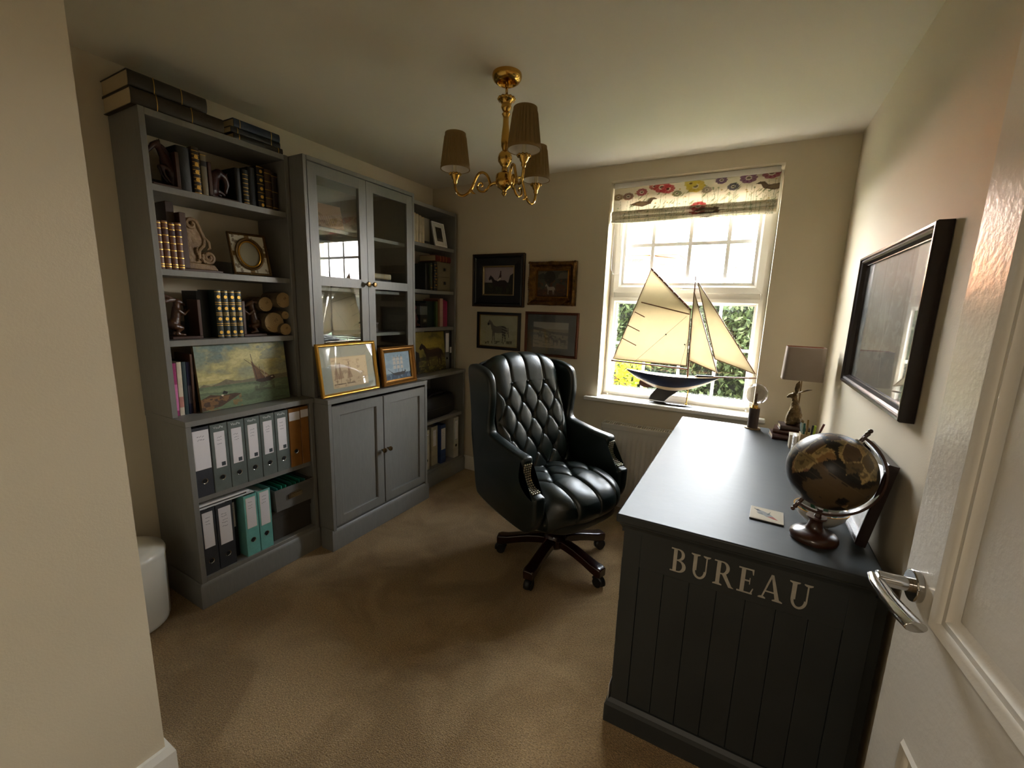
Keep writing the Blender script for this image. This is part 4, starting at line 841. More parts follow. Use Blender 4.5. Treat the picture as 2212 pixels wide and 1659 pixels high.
remesh(part('figure', blob([((0, 0, .02), (0, 0, .07), .026, .022), ((0, 0, .07), (0, .005, .12), .020, .013), ((0, .005, .145), (.004, .006, .15), .016, .015), ((.01, -.02, .03), (.03, .02, .02), .012, .010), ((0, .018, .10), (.02, .022, .06), .008, .006), ((0, -.016, .10), (.02, -.018, .06), .008, .006)]), mat('red_brown_glaze', '#4a1814', .3), t), .003, 3)
t = thing('perfume_box', 'tall black and grey box with a silver framed label in the far bookcase', 'box', (.2, -.385, S))
part('carton', M().box(.165, .225, -.425, -.345, S+.0005, S+.185), cmat('#0b0b0b', .3), t, world=True, bev=.001); part('upper_band', M().box(.1645, .2256, -.4255, -.3445, S+.095, S+.16), cmat('#5b5d58', .4), t, world=True)
part('label_frame', M().frame(.045, .034, [(0, 0), (0, .001), (.003, .001), (.003, 0)], (.2252, -.395, S+.035), (0, 1, 0), (0, 0, 1)), m_chrome, t, world=True); part('label', M().box(.2251, .2256, -.388, -.357, S+.043, S+.061), cmat('#6c6450'), t, world=True)
book('broad dark green box file in the far bookcase', -.330, -.232, S, .20, .20, .15, '#0e241c', rounded=False, cat='box file')
for lb, a, b, h, c in (('leaf green book in the far bookcase', -.229, -.203, .20, '#3b5220'), ('orange-brown book in the far bookcase', -.201, -.178, .215, '#6b4024'), ('cream-pink book in the far bookcase', -.176, -.136, .225, '#b08c7c'),
                      ('raspberry pink book in the far bookcase', -.134, -.104, .215, '#8c1f48'), ('brighter pink slim book at the right of the pink pair', -.102, -.080, .205, '#a83058')): book(lb, a, b, S, h, .215, .15, c, rounded=False)
S = .882
binder('grey file with a tall white label beside the horse painting', -.142, -.082, S, .24, '#4b4c50', (.45, .93), .6, .28, block=False, seed=60, depth=.22, lines=0, h=.315)
binder('black file with two small white labels beside the far window wall', -.080, -.052, S, .24, '#0d0e10', (.42, .56), .7, .2, block=False, seed=61, ring=False, depth=.22, lines=0, h=.315)

# ---------------------------------------------------------------- bin in the alcove
t = thing('pedal_bin', 'white round drum with a domed lid and knob in the alcove behind the wall corner', 'bin', (.215, -2.295, 0))
m_bin = mat('white_enamel', '#d5d0c4', .3)
part('drum', M().lathe([(.12, 0), (.138, .012), (.143, .03), (.148, .28), (.147, .312)], (0, 0, 0), 40), m_bin, t, smooth=True, ang=50)
part('lid', M().lathe([(.15, .312), (.151, .325), (.145, .340), (.11, .351), (.05, .358), (.001, .360)], (0, 0, 0), 40), m_bin, t, smooth=True, ang=60)
part('lid_knob', M().lathe([(.008, .357), (.008, .385), (.018, .395), (.021, .410), (.014, .424), (.001, .427)], (0, 0, 0), 16), m_bin, t, smooth=True)

# ---------------------------------------------------------------- desk
dk = thing('desk', 'large slate grey pedestal desk with BUREAU lettered on its panelled end', 'desk', (2.43, -.92, 0))
dx0, dx1, dy0, dy1, dz = 2.102, 2.772, -1.672, -.175, .772
Pd = lambda nm, b, bev=.002, par=dk, **k: part(nm, b, m_desk, par, bev=bev, seg=2, world=True, **k)
Pd('desktop', M().box(dx0, dx1, dy0, dy1, .744, dz), .005)
Pd('cornice', M().ring([[(dx0+a, dy0+a, z), (dx1-a, dy0+a, z), (dx1-a, dy1-a, z), (dx0+a, dy1-a, z)] for a, z in ((.018, .711), (.018, .722), (.016, .728), (.010, .738), (.010, .744))]), 0)
e0, e1 = dy0+.022, dy1-.022; p0, p1 = dx0+.024, dx1-.012
def end_panel(y, s):
    Pd('end_frame', M().box(p0, p0+.055, min(y, y+s*.02), max(y, y+s*.02), .0, .715).box(p1-.055, p1, min(y, y+s*.02), max(y, y+s*.02), .0, .715).box(p0+.055, p1-.055, min(y, y+s*.0195), max(y, y+s*.0195), .60, .715), .001)
    n = 7; wd = (p1-p0-.11)/n
    for k in range(n): Pd('plank', M().box(p0+.055+k*wd+.0005, p0+.055+(k+1)*wd-.0005, min(y+s*.004, y+s*.016), max(y+s*.004, y+s*.016), .09, .605), .0016)
end_panel(e0, 1); end_panel(e1, -1)
Pd('back_panel', M().box(p1-.015, p1-.001, e0+.02, e1-.02, .05, .715), .001)
Pd('gap_shade_board', M().box(p1+.001, 2.786, e0+.012, e1-.02, .0, .742), .001)  # dark board added to stand in for the shadowed gap beside the wall
for (a, b) in ((e0+.02, e0+.44), (e1-.44, e1-.02)):
    Pd('pedestal', M().box(p0+.004, p1-.02, a, b, .03, .60), .001)
    for z0, z1 in ((.10, .27), (.28, .44), (.45, .60)):
        dr = Pd('drawer', M().box(p0-.010, p0+.004, a+.02, b-.02, z0, z1-.008), .003)
        part('cup_handle', M().tube([(p0-.010, (a+b)/2-.04, (z0+z1)/2), (p0-.026, (a+b)/2-.03, (z0+z1)/2), (p0-.026, (a+b)/2+.03, (z0+z1)/2), (p0-.010, (a+b)/2+.04, (z0+z1)/2)], .006, 8), m_antbrass, dr, world=True, smooth=True)
Pd('apron', M().box(p0+.004, p0+.02, e0+.44, e1-.44, .60, .715), .001); Pd('centre_drawer', M().box(p0-.008, p0+.004, e0+.46, e1-.46, .615, .70), .003)
def plinth(x0, x1, a, b): return M().ring([[(x0-q, a-q, z), (x1+q, a-q, z), (x1+q, b+q, z), (x0-q, b+q, z)] for q, z in ((.016, 0), (.016, .066), (.010, .078), (.0, .088))])
Pd('plinth', plinth(p0, p1, e0, e0+.46), 0); Pd('plinth', plinth(p0, p1, e1-.46, e1), 0)
# BUREAU lettering, serif capitals cut as flat letters
def arc_band(cx, cz, rx, rz, tx, tz, a0, a1, n=14):
    o_ = [(cx+rx*math.cos(a), cz+rz*math.sin(a)) for a in np.linspace(a0, a1, n)]; i_ = [(cx+(rx-tx)*math.cos(a), cz+(rz-tz)*math.sin(a)) for a in np.linspace(a1, a0, n)]; return o_+i_
def rect(a, b, c, d): return [(a, c), (b, c), (b, d), (a, d)]
def serif(cx, w, z, up): return [(cx-w, z), (cx+w, z), (cx+w, z+.035*up), (cx+w*.45, z+.08*up), (cx-w*.45, z+.08*up), (cx-w, z+.035*up)]
G = {
 'B': (.74, [rect(.12, .29, 0, 1), rect(.0, .4, 0, .05), rect(.0, .4, .95, 1), rect(.25, .42, .49, .54), arc_band(.36, .755, .28, .245, .15, .055, -PI/2, PI/2), arc_band(.38, .265, .35, .265, .17, .055, -PI/2, PI/2)]),
 'U': (.86, [rect(.12, .29, .32, 1), serif(.205, .20, 1, -1), rect(.68, .74, .32, 1), serif(.71, .16, 1, -1), arc_band(.43, .34, .31, .355, .115, .08, PI, 2*PI)]),
 'R': (.86, [rect(.12, .29, 0, 1), serif(.205, .20, 0, 1), rect(.0, .4, .95, 1), rect(.25, .42, .46, .51), arc_band(.37, .73, .30, .27, .15, .055, -PI/2, PI/2), [(.36, .48), (.54, .50), (.82, .06), (.92, .0), (.70, .0)]]),
 'E': (.72, [rect(.12, .29, 0, 1), rect(.0, .64, 0, .055), rect(.0, .62, .945, 1), rect(.25, .50, .485, .54), [(.60, 0), (.67, .24), (.63, .24), (.55, .06)], [(.62, 1), (.62, .78), (.585, .78), (.54, .95)], rect(.475, .51, .38, .64)]),
 'A': (.92, [[(.40, 1), (.50, 1), (.84, .0), (.66, .0)], [(.40, 1), (.46, .94), (.15, .0), (.09, .0)], rect(.22, .66, .29, .34), serif(.13, .15, 0, 1), serif(.74, .20, 0, 1)]),
}
m_let = mat('lettering_paint', '#a59f92', .6, bump=.1, bscale=300, var=.08, vscale=60)
xx = 2.272; hh = .076; adv = (2.628-2.272)/ (sum(G[c][0] for c in 'BUREAU')+.18*5)
for c in 'BUREAU':
    wd, polys = G[c]; L = M()
    for q, pl_ in enumerate(polys): L.ring([[(xx+u*adv, e0-t_, .6235+v*hh) for u, v in pl_] for t_ in (.0, .0012+.00005*q)])
    part('letter', L, m_let, dk, world=True); xx += (wd+.18)*adv
t = thing('paper_slip', 'white folded slip of paper stuck up behind the desk plinth at its left corner', 'paper', (2.12, -1.62, 0))
part('slip', M().quadbox((2.1175, -1.655, .080), (.0, 1, 0), (0.02, 0, 1), .05, .06, .001), m_paper, t, world=True)

# ---------------------------------------------------------------- globe
Zt = dz
gl = thing('globe', 'dark antique style desk globe on a turned wooden stand near the front of the desk', 'globe', (2.632, -1.515, Zt))
m_gw = mat('globe_wood', '#3a2116', .28, bump=.05, bscale=40, var=.25, vscale=30, coat=.3)
part('base', M().lathe([(.058, 0), (.060, .006), (.059, .014), (.052, .022), (.036, .027), (.026, .030), (.020, .038), (.016, .052), (.019, .062), (.025, .066), (.025, .070), (.001, .070)], (0, 0, 0), 40), m_gw, gl, smooth=True, ang=50)
GC = Vector((.014, .005, .207)); R1 = .106; Rm = .1225
part('post', M().cone((.002, .0, .069), (.006, .002, .092), .009, .007, 12), m_gw, gl)
ta = math.radians(31); ax = Vector((math.sin(ta), .12, math.cos(ta))).normalized(); px_ = Vector((math.cos(ta), 0, -math.sin(ta))); px_ = (px_-ax*px_.dot(ax)).normalized()
mer = []; wv = ax.cross(px_)
for a in np.linspace(-2, 182, 48):
    a = math.radians(a); rd = ax*math.cos(a)+px_*math.sin(a); c = GC+rd*Rm
    mer.append([c+rd*.0035+wv*.010, c+rd*.0035-wv*.010, c-rd*.0035-wv*.010, c-rd*.0035+wv*.010])
part('meridian_arm', M().ring(mer), m_gw, gl, bev=.0015)
fin = M()
for s_ in (1, -1):
    c = GC+ax*s_*Rm; fin.cone(c-ax*s_*.016, c+ax*s_*.012, .0055, .0055, 12); fin.sph(c+ax*s_*.013, .0065, 12, 8); fin.sph(c+ax*s_*.023, .006, 12, 8)
part('finial', fin, m_gw, gl, smooth=True)
part('pole_cap', M().cone(GC+ax*(R1-.003), GC+ax*(R1+.004), .014, .010, 16), m_chrome, gl)
# continents: coarse polygons in (lon, lat)
LAND = {'#7a5c38': [[(-17,15),(-5,35),(10,37),(32,31),(43,12),(51,11),(40,-5),(40,-16),(33,-27),(20,-35),(14,-20),(9,0),(5,5),(-8,5)], [(35,28),(48,30),(60,22),(52,15),(43,13)]],
        '#86604c': [[(-10,37),(-9,43),(0,48),(8,54),(8,58),(20,55),(30,60),(28,70),(12,66),(6,60),(12,56),(20,70),(45,68),(60,70),(60,55),(50,45),(38,46),(28,41),(22,37),(14,41),(5,43)]],
        '#8a7246': [[(60,70),(100,77),(140,73),(180,68),(160,60),(142,54),(135,44),(122,38),(121,28),(108,20),(104,10),(98,16),(90,22),(80,15),(77,8),(72,20),(62,25),(50,30),(42,38),(50,45),(60,55)]],
        '#4a3c22': [[(-168,66),(-125,70),(-95,72),(-60,55),(-70,43),(-81,26),(-97,26),(-97,18),(-83,9),(-105,20),(-117,33),(-125,48),(-150,60)], [(-80,8),(-50,0),(-35,-8),(-48,-28),(-60,-38),(-70,-54),(-75,-45),(-71,-20),(-81,-5)]],
        '#66502e': [[(114,-22),(130,-12),(142,-11),(153,-28),(147,-38),(130,-32),(115,-34)], [(-50,60),(-20,70),(-30,83),(-60,80)]]}
gi = Img(360, 180, '#17130f', 1); gi.mix(gi.fbm(10, 7) > .55, '#221a13', .7); gi.mix((gi.fbm(7, 77, 5) > .53), '#5a4830', .75)
# the borders of states: pale lines along a jittered grid
rs = np.random.RandomState(11); pts = rs.rand(170, 2); dd = np.sort(np.stack([np.hypot((gi.X-a)*2, gi.Y-b) for a, b in pts], 0), 0)[:2]; edge = (dd[1]-dd[0]) < .008
cell = np.argmin(np.stack([np.hypot((gi.X-a)*2, gi.Y-b) for a, b in pts], 0), 0)
allm = 0
for c, ps in LAND.items():
    for pl_ in ps:
        m_ = gi.mask([((lo+180)/360+.008*math.sin(lo*1.7+la), (90-la)/180+.008*math.sin(la*2.1)) for lo, la in pl_]); gi.mix(m_, c); allm = np.maximum(allm, m_)
gi.mix(allm*(cell % 3 == 0), '#6e4a3c', .8); gi.mix(allm*(cell % 5 == 1), '#3c301c', .8); gi.mix(allm*(cell % 7 == 2), '#7a6a44', .8); gi.mix(allm*edge, '#a08a5c', .8); gi.mix((gi.fbm(40, 17, 2) > .7)*allm, '#2e2416', .6)
for k in range(24): gi.mix(np.abs(gi.X-k/24) < .0012, '#5a4a34', .5)
for k in range(1, 12): gi.mix(np.abs(gi.Y-k/12) < .0028, '#5a4a34', .8 if k == 6 else .25)
LONDEG = 12
n_lon, n_lat = 240, 120; vs = []; cols = []
LON0 = math.radians(LONDEG)
for j in range(n_lat+1):
    la = PI/2-PI*j/n_lat
    for i in range(n_lon+1):
        lo = 2*PI*i/n_lon; r3 = ax*math.sin(la)+(px_*math.cos(lo+LON0)+wv*math.sin(lo+LON0))*math.cos(la); vs.append(tuple(GC+r3*R1))
        cols.append(tuple(gi.a[min(179, int(j/n_lat*180)), min(359, int(i/n_lon*360)) % 360])+(1,))
bm_ = M(); bm_.add(vs, [(j*(n_lon+1)+i, j*(n_lon+1)+i+1, (j+1)*(n_lon+1)+i+1, (j+1)*(n_lon+1)+i) for j in range(n_lat) for i in range(n_lon)])
mg = mat_print('globe_varnish', .38, 0, .3)
ob = part('globe_ball', bm_, mg, gl, smooth=True, ang=180); at = ob.data.color_attributes.new('Col', 'FLOAT_COLOR', 'POINT'); at.data.foreach_set('color', np.array(cols, 'f').reshape(-1))

# ---------------------------------------------------------------- other things on the desk
t = thing('coaster', 'square cream coaster with a painted bird on the front of the desk', 'coaster', (2.518, -1.43, Zt))
q = Matrix.Rotation(math.radians(3), 4, 'Z')
part('cork', M().box(-.046, .046, -.048, .048, .0005, .0035), m_black, t); part('tile', M().box(-.046, .046, -.048, .048, .0035, .0055), m_paper, t, bev=.0005)
im = Img(60, 60, '#c2b8a6'); im.poly([(.2, .2), (.4, .28), (.6, .42), (.82, .78), (.7, .72), (.5, .70), (.3, .5), (.2, .38)], '#8a8f92', .9); im.poly([(.5, .5), (.62, .2), (.58, .5)], '#6d7276', .9); im.poly([(.5, .66), (.7, .6), (.85, .8), (.7, .78)], '#a4625c', .9); im.ell(.22, .26, .06, .06, '#5e6468'); im.line(.3, .3, .12, .2, .02, '#5e6468'); im.poly([(.18, .45), (.36, .42), (.4, .6), (.26, .58)], '#7d8284', .9)
printed('bird_print', im, .090, .094, (-.045, -.047, .0058), (1, 0, 0), (0, 1, 0), t, mat_print('glazed_print', .2), world=False)
t.rotation_euler[2] = math.radians(-3)
t = thing('bowl', 'round white porcelain bowl with green leaf pattern behind the globe', 'bowl', (2.655, -1.418, Zt))
bw = M(); prof = [(.024, .0), (.026, .004), (.024, .008), (.045, .02), (.064, .042), (.070, .060), (.068, .060), (.061, .043), (.043, .024), (.001, .012)]
bi = M().lathe(prof, (0, 0, 0), 40); o_ = part('porcelain', bi, mat('porcelain', '#b9b8b0', .15, coat=.5), t, smooth=True, ang=70)
part('gilt_rim', M().lathe([(.0675, .0598), (.0705, .0598), (.0705, .0612), (.0675, .0612)], (0, 0, 0), 40, caps=False), m_gold, t)
lf = M()
for k in range(9):
    a = k*2*PI/9+.4
    def bp(rr, da): 
        z_ = .0125+(rr/.068)**2.2*.048; return (rr*math.cos(a+da), rr*math.sin(a+da), z_+.0015)
    lf.add([bp(.028, 0), bp(.042, .22), bp(.060, .12), bp(.063, -.02), bp(.042, -.12)], [(0, 1, 2, 3, 4)])
part('leaf_pattern', lf, cmat('#2f5a3a', .3), t)
im = Img(60, 48, '#8f8a80'); im.mix(im.fbm(4, 6) > .5, '#a9a296', .7); im.mix((im.fbm(9, 8) > .62), '#7a6a5a', .5)
LR, LU = Vector((0, -1, 0)), Vector((.16, 0, 1)).normalized()
framed('leaning_frame', 'dark edged glazed frame leaning against the right wall behind the globe', im, .275, .245, (2.752, -1.232, Zt+.004), LR, LU, [(0, 0), (0, .022), (.003, .025), (.008, .025), (.011, .020), (.011, 0)], cmat('#20120f', .3), .010)

# bulb lamp
t = thing('bulb_lamp', 'table lamp made of a large clear globe bulb on a dark wooden cylinder', 'lamp', (2.482, -.235, Zt))
part('base_disc', M().lathe([(.040, 0), (.040, .004), (.039, .006), (.001, .006)], (0, 0, 0), 32), mat('brushed_brass', '#8a7556', .35, .9), t, smooth=True)
part('column', M().lathe([(.0265, .006), (.0265, .118), (.001, .118)], (0, 0, 0), 32), mat('dark_walnut', '#3a2a24', .5, var=.2, vscale=30, stretch=(1, 1, .2)), t, smooth=True)
part('lamp_holder', M().lathe([(.027, .118), (.027, .121), (.016, .122), (.015, .135)], (0, 0, 0), 24), m_brass, t, smooth=True)
bs = M(); bs.lathe([(.013, .13), (.016, .142), (.03, .150)]+[(.058*math.sin(a), .198-.058*math.cos(a)) for a in np.linspace(.62, PI-.02, 22)], (0, 0, 0), 36, caps=False)
part('glass_bulb', bs, mat_glass('smoked_glass', (.70, .68, .66), 1.5, 0, 1.6), t, smooth=True)
part('filament', M().box(-.006, .006, -.001, .001, .14, .20).tube([(.006*math.cos(k*.9), .006*math.sin(k*.9), .16+k*.0035) for k in range(20)], .0009, 5), m_antbrass, t)

# rabbit lamp standing on books
z = Zt
for i, (cx_, cy_, sx, sy, hgt, rz, c, lb) in enumerate(((2.652, -.345, .175, .125, .026, .10, '#3a1f16', 'small brown leather book at the bottom of the pile under the rabbit lamp'), (2.656, -.335, .155, .115, .022, -.12, '#45281a', 'small brown leather book in the middle of the pile under the rabbit lamp'), (2.664, -.335, .13, .105, .024, .06, '#33201a', 'small brown leather book on top of the pile under the rabbit lamp'))):
    t = thing('small_book', lb, 'book', (cx_, cy_, z), rz-PI/2, 'small books under the rabbit lamp'); k = hgt/2
    a, b = sy/2, sx/2
    arc = [(a-.004+.008*math.cos(q)-.006, k*math.sin(q)+k) for q in np.linspace(-PI/2, PI/2, 9)]
    ol = arc+[(-a, 2*k), (-a, 2*k-.0025), (a-.012, 2*k-.0025), (a-.012, .0025), (-a, .0025), (-a, 0)]
    part('cover', M().prism(ol, -b, b, 'xz'), cmat(c, .35), t, smooth=True, ang=50); part('pages', M().box(-a+.004, a-.0125, -b+.004, b-.004, .0027, 2*k-.0027), m_pages, t); z += hgt+.0003
lp = thing('rabbit_lamp', 'table lamp with a bronze rabbit sitting under a square beige shade', 'lamp', (2.660, -.335, z))
m_rab = mat('bronze_gold', '#7a6440', .38, .75, bump=.8, bscale=70, col2='#3a2c1a', vscale=30)
sg = [((.0, 0, .032), (.004, 0, .05), .036, .034), ((.004, 0, .05), (.0, 0, .085), .033, .026), ((.0, 0, .085), (-.006, 0, .120), .024, .017), ((-.006, 0, .120), (-.012, 0, .150), .015, .014),
      ((-.014, 0, .155), (-.030, -.004, .152), .016, .011), ((-.030, -.004, .152), (-.040, -.006, .146), .010, .007), ((.030, .004, .022), (.036, .004, .022), .013, .012)]
for s_ in (-1, 1): sg += [((.010, s_*.024, .030), (-.004, s_*.026, .022), .020, .016), ((-.004, s_*.026, .012), (-.030, s_*.024, .008), .010, .008), ((-.012, s_*.014, .085), (-.026, s_*.014, .05), .010, .008), ((-.026, s_*.014, .05), (-.030, s_*.014, .010), .008, .009)]
remesh(part('rabbit_body', blob(sg), m_rab, lp), .0035, 3)
part('ear', M().tube([(-.006, -.006, .165), (-.006, -.010, .190), (-.004, -.012, .215), (.000, -.012, .232)], [.005, .011, .010, .002], 10, flat=.35, up=(0, 1, 0)), m_rab, lp, smooth=True)
part('ear', M().tube([(-.004, .006, .166), (.018, .004, .176), (.042, .0, .188), (.060, -.002, .192)], [.005, .011, .011, .002], 10, flat=.4, up=(0, 0, 1)), m_rab, lp, smooth=True)
part('lamp_stem', M().cone((.016, .026, .0), (.010, .018, .30), .004, .004, 10), m_antbrass, lp, smooth=True)
def rrect(a, b, r, z, n=6):
    out = []
    for cx_, cy_, a0 in ((a-r, b-r, 0), (-a+r, b-r, PI/2), (-a+r, -b+r, PI), (a-r, -b+r, 1.5*PI)):
        for k in range(n+1): q = a0+PI/2*k/n; out.append((.006+cx_+r*math.cos(q), .0+cy_+r*math.sin(q), z))
    return out
za, zb_ = 1.084-z, 1.252-z
part('lamp_shade', M().ring([rrect(.088, .058, .02, za), rrect(.082, .054, .02, zb_)], caps=False), mat_transl('shade_linen', '#a08f80', .25, .85, .04), lp, smooth=True, ang=60)
part('shade_lining', M().ring([rrect(.0865, .0565, .02, za+.001), rrect(.0805, .0525, .02, zb_-.001)], caps=False), mat('copper_lining', '#8a5238', .3, .7), lp, smooth=True, ang=60)
part('shade_support', M().box(-.07, .082, -.0015, .0015, zb_-.03, zb_-.027).cone((.010, .018, .28), (.006, 0, zb_-.028), .003, .003, 8), m_antbrass, lp)
lp.rotation_euler[2] = .0
# pen pot, desk box, notepad
t = thing('pen_pot', 'square pale wooden pot full of pens behind the globe', 'pot', (2.700, -.580, Zt))
m_pw = mat('pale_wood', '#a08a66', .6, var=.15, vscale=25, stretch=(1, 1, .2))
part('pot', M().box(-.032, .032, -.032, -.027, 0.0005, .092).box(-.032, .032, .027, .032, .0005, .092).box(-.032, -.027, -.027, .027, .0005, .092).box(.027, .032, -.027, .027, .0005, .092).box(-.03, .03, -.03, .03, .0005, .006), m_pw, t, bev=.001)
for k, (a, b, c, d_, hh_, col, lb) in enumerate(((-.015, -.01, -.022, -.02, .135, '#1d4a3c', 'dark green pen with its clip up in the wooden pot'), (-.004, .008, -.006, .012, .148, '#8a6f3a', 'brass coloured pencil standing tallest in the wooden pot'), (.008, -.012, .012, -.018, .13, '#14181c', 'black pen upright in the wooden pot'), (.015, .01, .024, .018, .122, '#a7c23a', 'short yellow-green highlighter in the wooden pot'), (.016, -.006, .052, -.016, .142, '#3a1614', 'dark red pen leaning right in the wooden pot'), (-.017, .014, -.03, .02, .128, '#9fb0b0', 'silver grey pen at the left of the wooden pot'))):
    p = thing('pen', lb, 'pen', (2.700+a, -.580+b, Zt+.008), 0, 'pens in the wooden pot'); r = .0042 if k != 3 else .007
    tp = Vector((c-a, d_-b, hh_)); part('barrel', M().cone((0, 0, 0), tp*.75, r, r, 10), cmat(col, .3), p, smooth=True, ang=50); part('cap', M().cone(tp*.75, tp, r*1.15, r*1.05, 10), cmat(col if k != 4 else '#5a2a20', .3), p, smooth=True, ang=50)
t = thing('desk_tidy', 'low cream card box beside the pen pot', 'box', (2.655, -.520, Zt)); part('box_body', M().box(-.02, .02, -.03, .03, .0005, .055), cmat('#a59a84', .7), t, bev=.001); part('box_lid', M().box(-.021, .021, -.031, .031, .055, .068), cmat('#b3a992', .7), t, bev=.001)
t = thing('notepad', 'small spiral bound notepad standing beside the cream box', 'notepad', (2.642, -.620, Zt)); part('pages', M().box(0, .012, -.02, .04, .0005, .085), m_paper, t)
part('spiral', M().tube([(-.001+.005*math.cos(k*1.3), -.021+.003*math.sin(k*1.3), .004+k*.0013) for k in range(60)], .0009, 5), m_steel, t)
# ---------------------------------------------------------------- chair
ch = thing('office_chair', 'dark green buttoned leather wingback swivel chair on a five-legged mahogany base', 'chair', (1.58, -.87, 0), math.radians(-22))
def lerp_path(path, t):
    n = len(path)-1; q = min(n-1e-6, max(0, t*n)); i = int(q); f = q-i
    p0 = path[max(0, i-1)]; p1 = path[i]; p2 = path[i+1]; p3 = path[min(n, i+2)]
    return tuple(.5*((2*b)+(-a+c)*f+(2*a-5*b+4*c-d_)*f*f+(-a+3*b-3*c+d_)*f**3) for a, b, c, d_ in zip(p0, p1, p2, p3))
BW = .122; BH = .19; ZB1 = .985
bpath = [(-.13, .44), (-.160, .55), (-.195, .68), (-.230, .80), (-.262, .91), (-.292, 1.0), (-.315, 1.07), (-.345, 1.115), (-.385, 1.128), (-.425, 1.105), (-.435, 1.05)]
def crz(q, w_=.10): return 1-math.exp(-abs(math.sin(PI*q))/w_)
def tuft(y, z, ztop, wd, ht):
    if z > ztop: return .75*crz(y/wd)+.25*abs(math.sin(PI*y/wd))-.0
    a = y/wd+(z-ztop)/ht; b = y/wd-(z-ztop)/ht; ra = a-round(a); rb = b-round(b)
    return .62*crz(a)*crz(b)+.38*(abs(math.sin(PI*a))*abs(math.sin(PI*b)))**.6-.75*math.exp(-(ra*ra+rb*rb)/.02)
def back_pt(u, v):
    y = (u*2-1); s_ = abs(y); x, z = lerp_path(bpath, v); x2, z2 = lerp_path(bpath, min(1, v+.01)); x1, z1 = lerp_path(bpath, max(0, v-.01))
    tx, tz = x2-x1, z2-z1; L = math.hypot(tx, tz); nx, nz = tz/L, -tx/L; nx, nz = (nx, nz)
    hw = .262-.012*v; Y = y*hw
    d_ = .019*tuft(Y, z if v < .72 else 1.05, ZB1, BW, BH)*(1-s_**8)-.035*s_**6
    crown = -.055*s_**2.2*(max(0, v-.35)/.65)
    dish = .035*s_**2*(1 if v < .7 else max(0, 1-(v-.7)/.2))
    return (x+nx*d_+dish, Y, z+nz*d_+crown)
bk = M().grid(back_pt, 150, 190); part('tufted_back', bk, m_leather, ch, smooth=True, ang=180)
SW = .145
def seat_pt(u, v):
    path = [(-.21, .44), (-.17, .485), (-.05, .515), (.08, .522), (.18, .512), (.255, .485), (.292, .44), (.288, .39), (.26, .355)]
    y = u*2-1; s_ = abs(y); x, z = lerp_path(path, v); x2, z2 = lerp_path(path, min(1, v+.01)); x1, z1 = lerp_path(path, max(0, v-.01))
    tx, tz = x2-x1, z2-z1; L = math.hypot(tx, tz); nx, nz = -tz/L, tx/L
    hw = .268; Y = y*hw
    d_ = .030*(tuft(Y, x, .115, SW, .21) if v < .64 else (.75*crz(Y/SW)+.25*abs(math.sin(PI*Y/SW)))*max(.1, 1-max(0, v-.70)/.25) + .0)*(1-s_**8)
    xx_ = x+nx*d_; 
    if xx_ > 0: xx_ *= (1-.30*s_**2.6)
    return (xx_, Y, z+nz*d_-.035*s_**5)
part('tufted_seat', M().grid(seat_pt, 140, 160), m_leather, ch, smooth=True, ang=180)
btn = M().sph((0, 0, 0), .009, 10, 6); bmesh_b = None
def button(p):
    global bmesh_b
    if bmesh_b is None: o = part('button', btn, m_leather, ch, smooth=True); bmesh_b = o
    else: o = bmesh_b.copy(); COL.objects.link(o)
    o.location = p; return o
def near_v(path_f, target_z, idx):
    best = min(np.linspace(.02, .98, 200), key=lambda v: abs(path_f(.5, v)[idx]-target_z) + (10 if (idx == 2 and v > .72) else 0) + (10 if (idx == 0 and v > .68) else 0)); return best
for r in range(6):
    z = ZB1-r*BH/2; v = near_v(lambda u, v_: (0, 0, lerp_path(bpath, v_)[1]), z, 2)
    ys = [-BW, 0, BW] if r % 2 == 0 else [-1.5*BW, -.5*BW, .5*BW, 1.5*BW]
    for y in ys:
        p = back_pt(.5+y/(2*(.262-.012*v)), v); button((p[0]+.003, p[1], p[2]))
for r in range(3):
    x = .115-r*.105; v = near_v(lambda u, v_: (lerp_path([(-.21, .44), (-.17, .485), (-.05, .515), (.08, .522), (.18, .512), (.255, .485), (.292, .44), (.288, .39), (.26, .355)], v_)[0], 0, 0), x, 0)
    w_ = SW
    for y in ([-w_, 0, w_] if r % 2 == 0 else [-1.5*w_, -.5*w_, .5*w_, 1.5*w_]):
        p = seat_pt(.5+y/(2*.268), v); button((p[0], p[1], p[2]+.002))
# apron under the seat: rounded front shell
ap = []
for sc_, z in ((.93, .318), (.99, .335), (1.0, .38), (.985, .43)):
    ring = []
    for a in np.linspace(0, 2*PI, 44, endpoint=False):
        cx_, sy_ = math.cos(a), math.sin(a); X_ = .275*math.copysign(abs(cx_)**.75, cx_) if cx_ > 0 else .36*math.copysign(abs(cx_)**.35, cx_); Y_ = .285*math.copysign(abs(sy_)**.55, sy_)
        ring.append((X_*sc_, Y_*sc_, z))
    ap.append(ring)
part('seat_shell', M().ring(ap), m_leather, ch, smooth=True, ang=50)
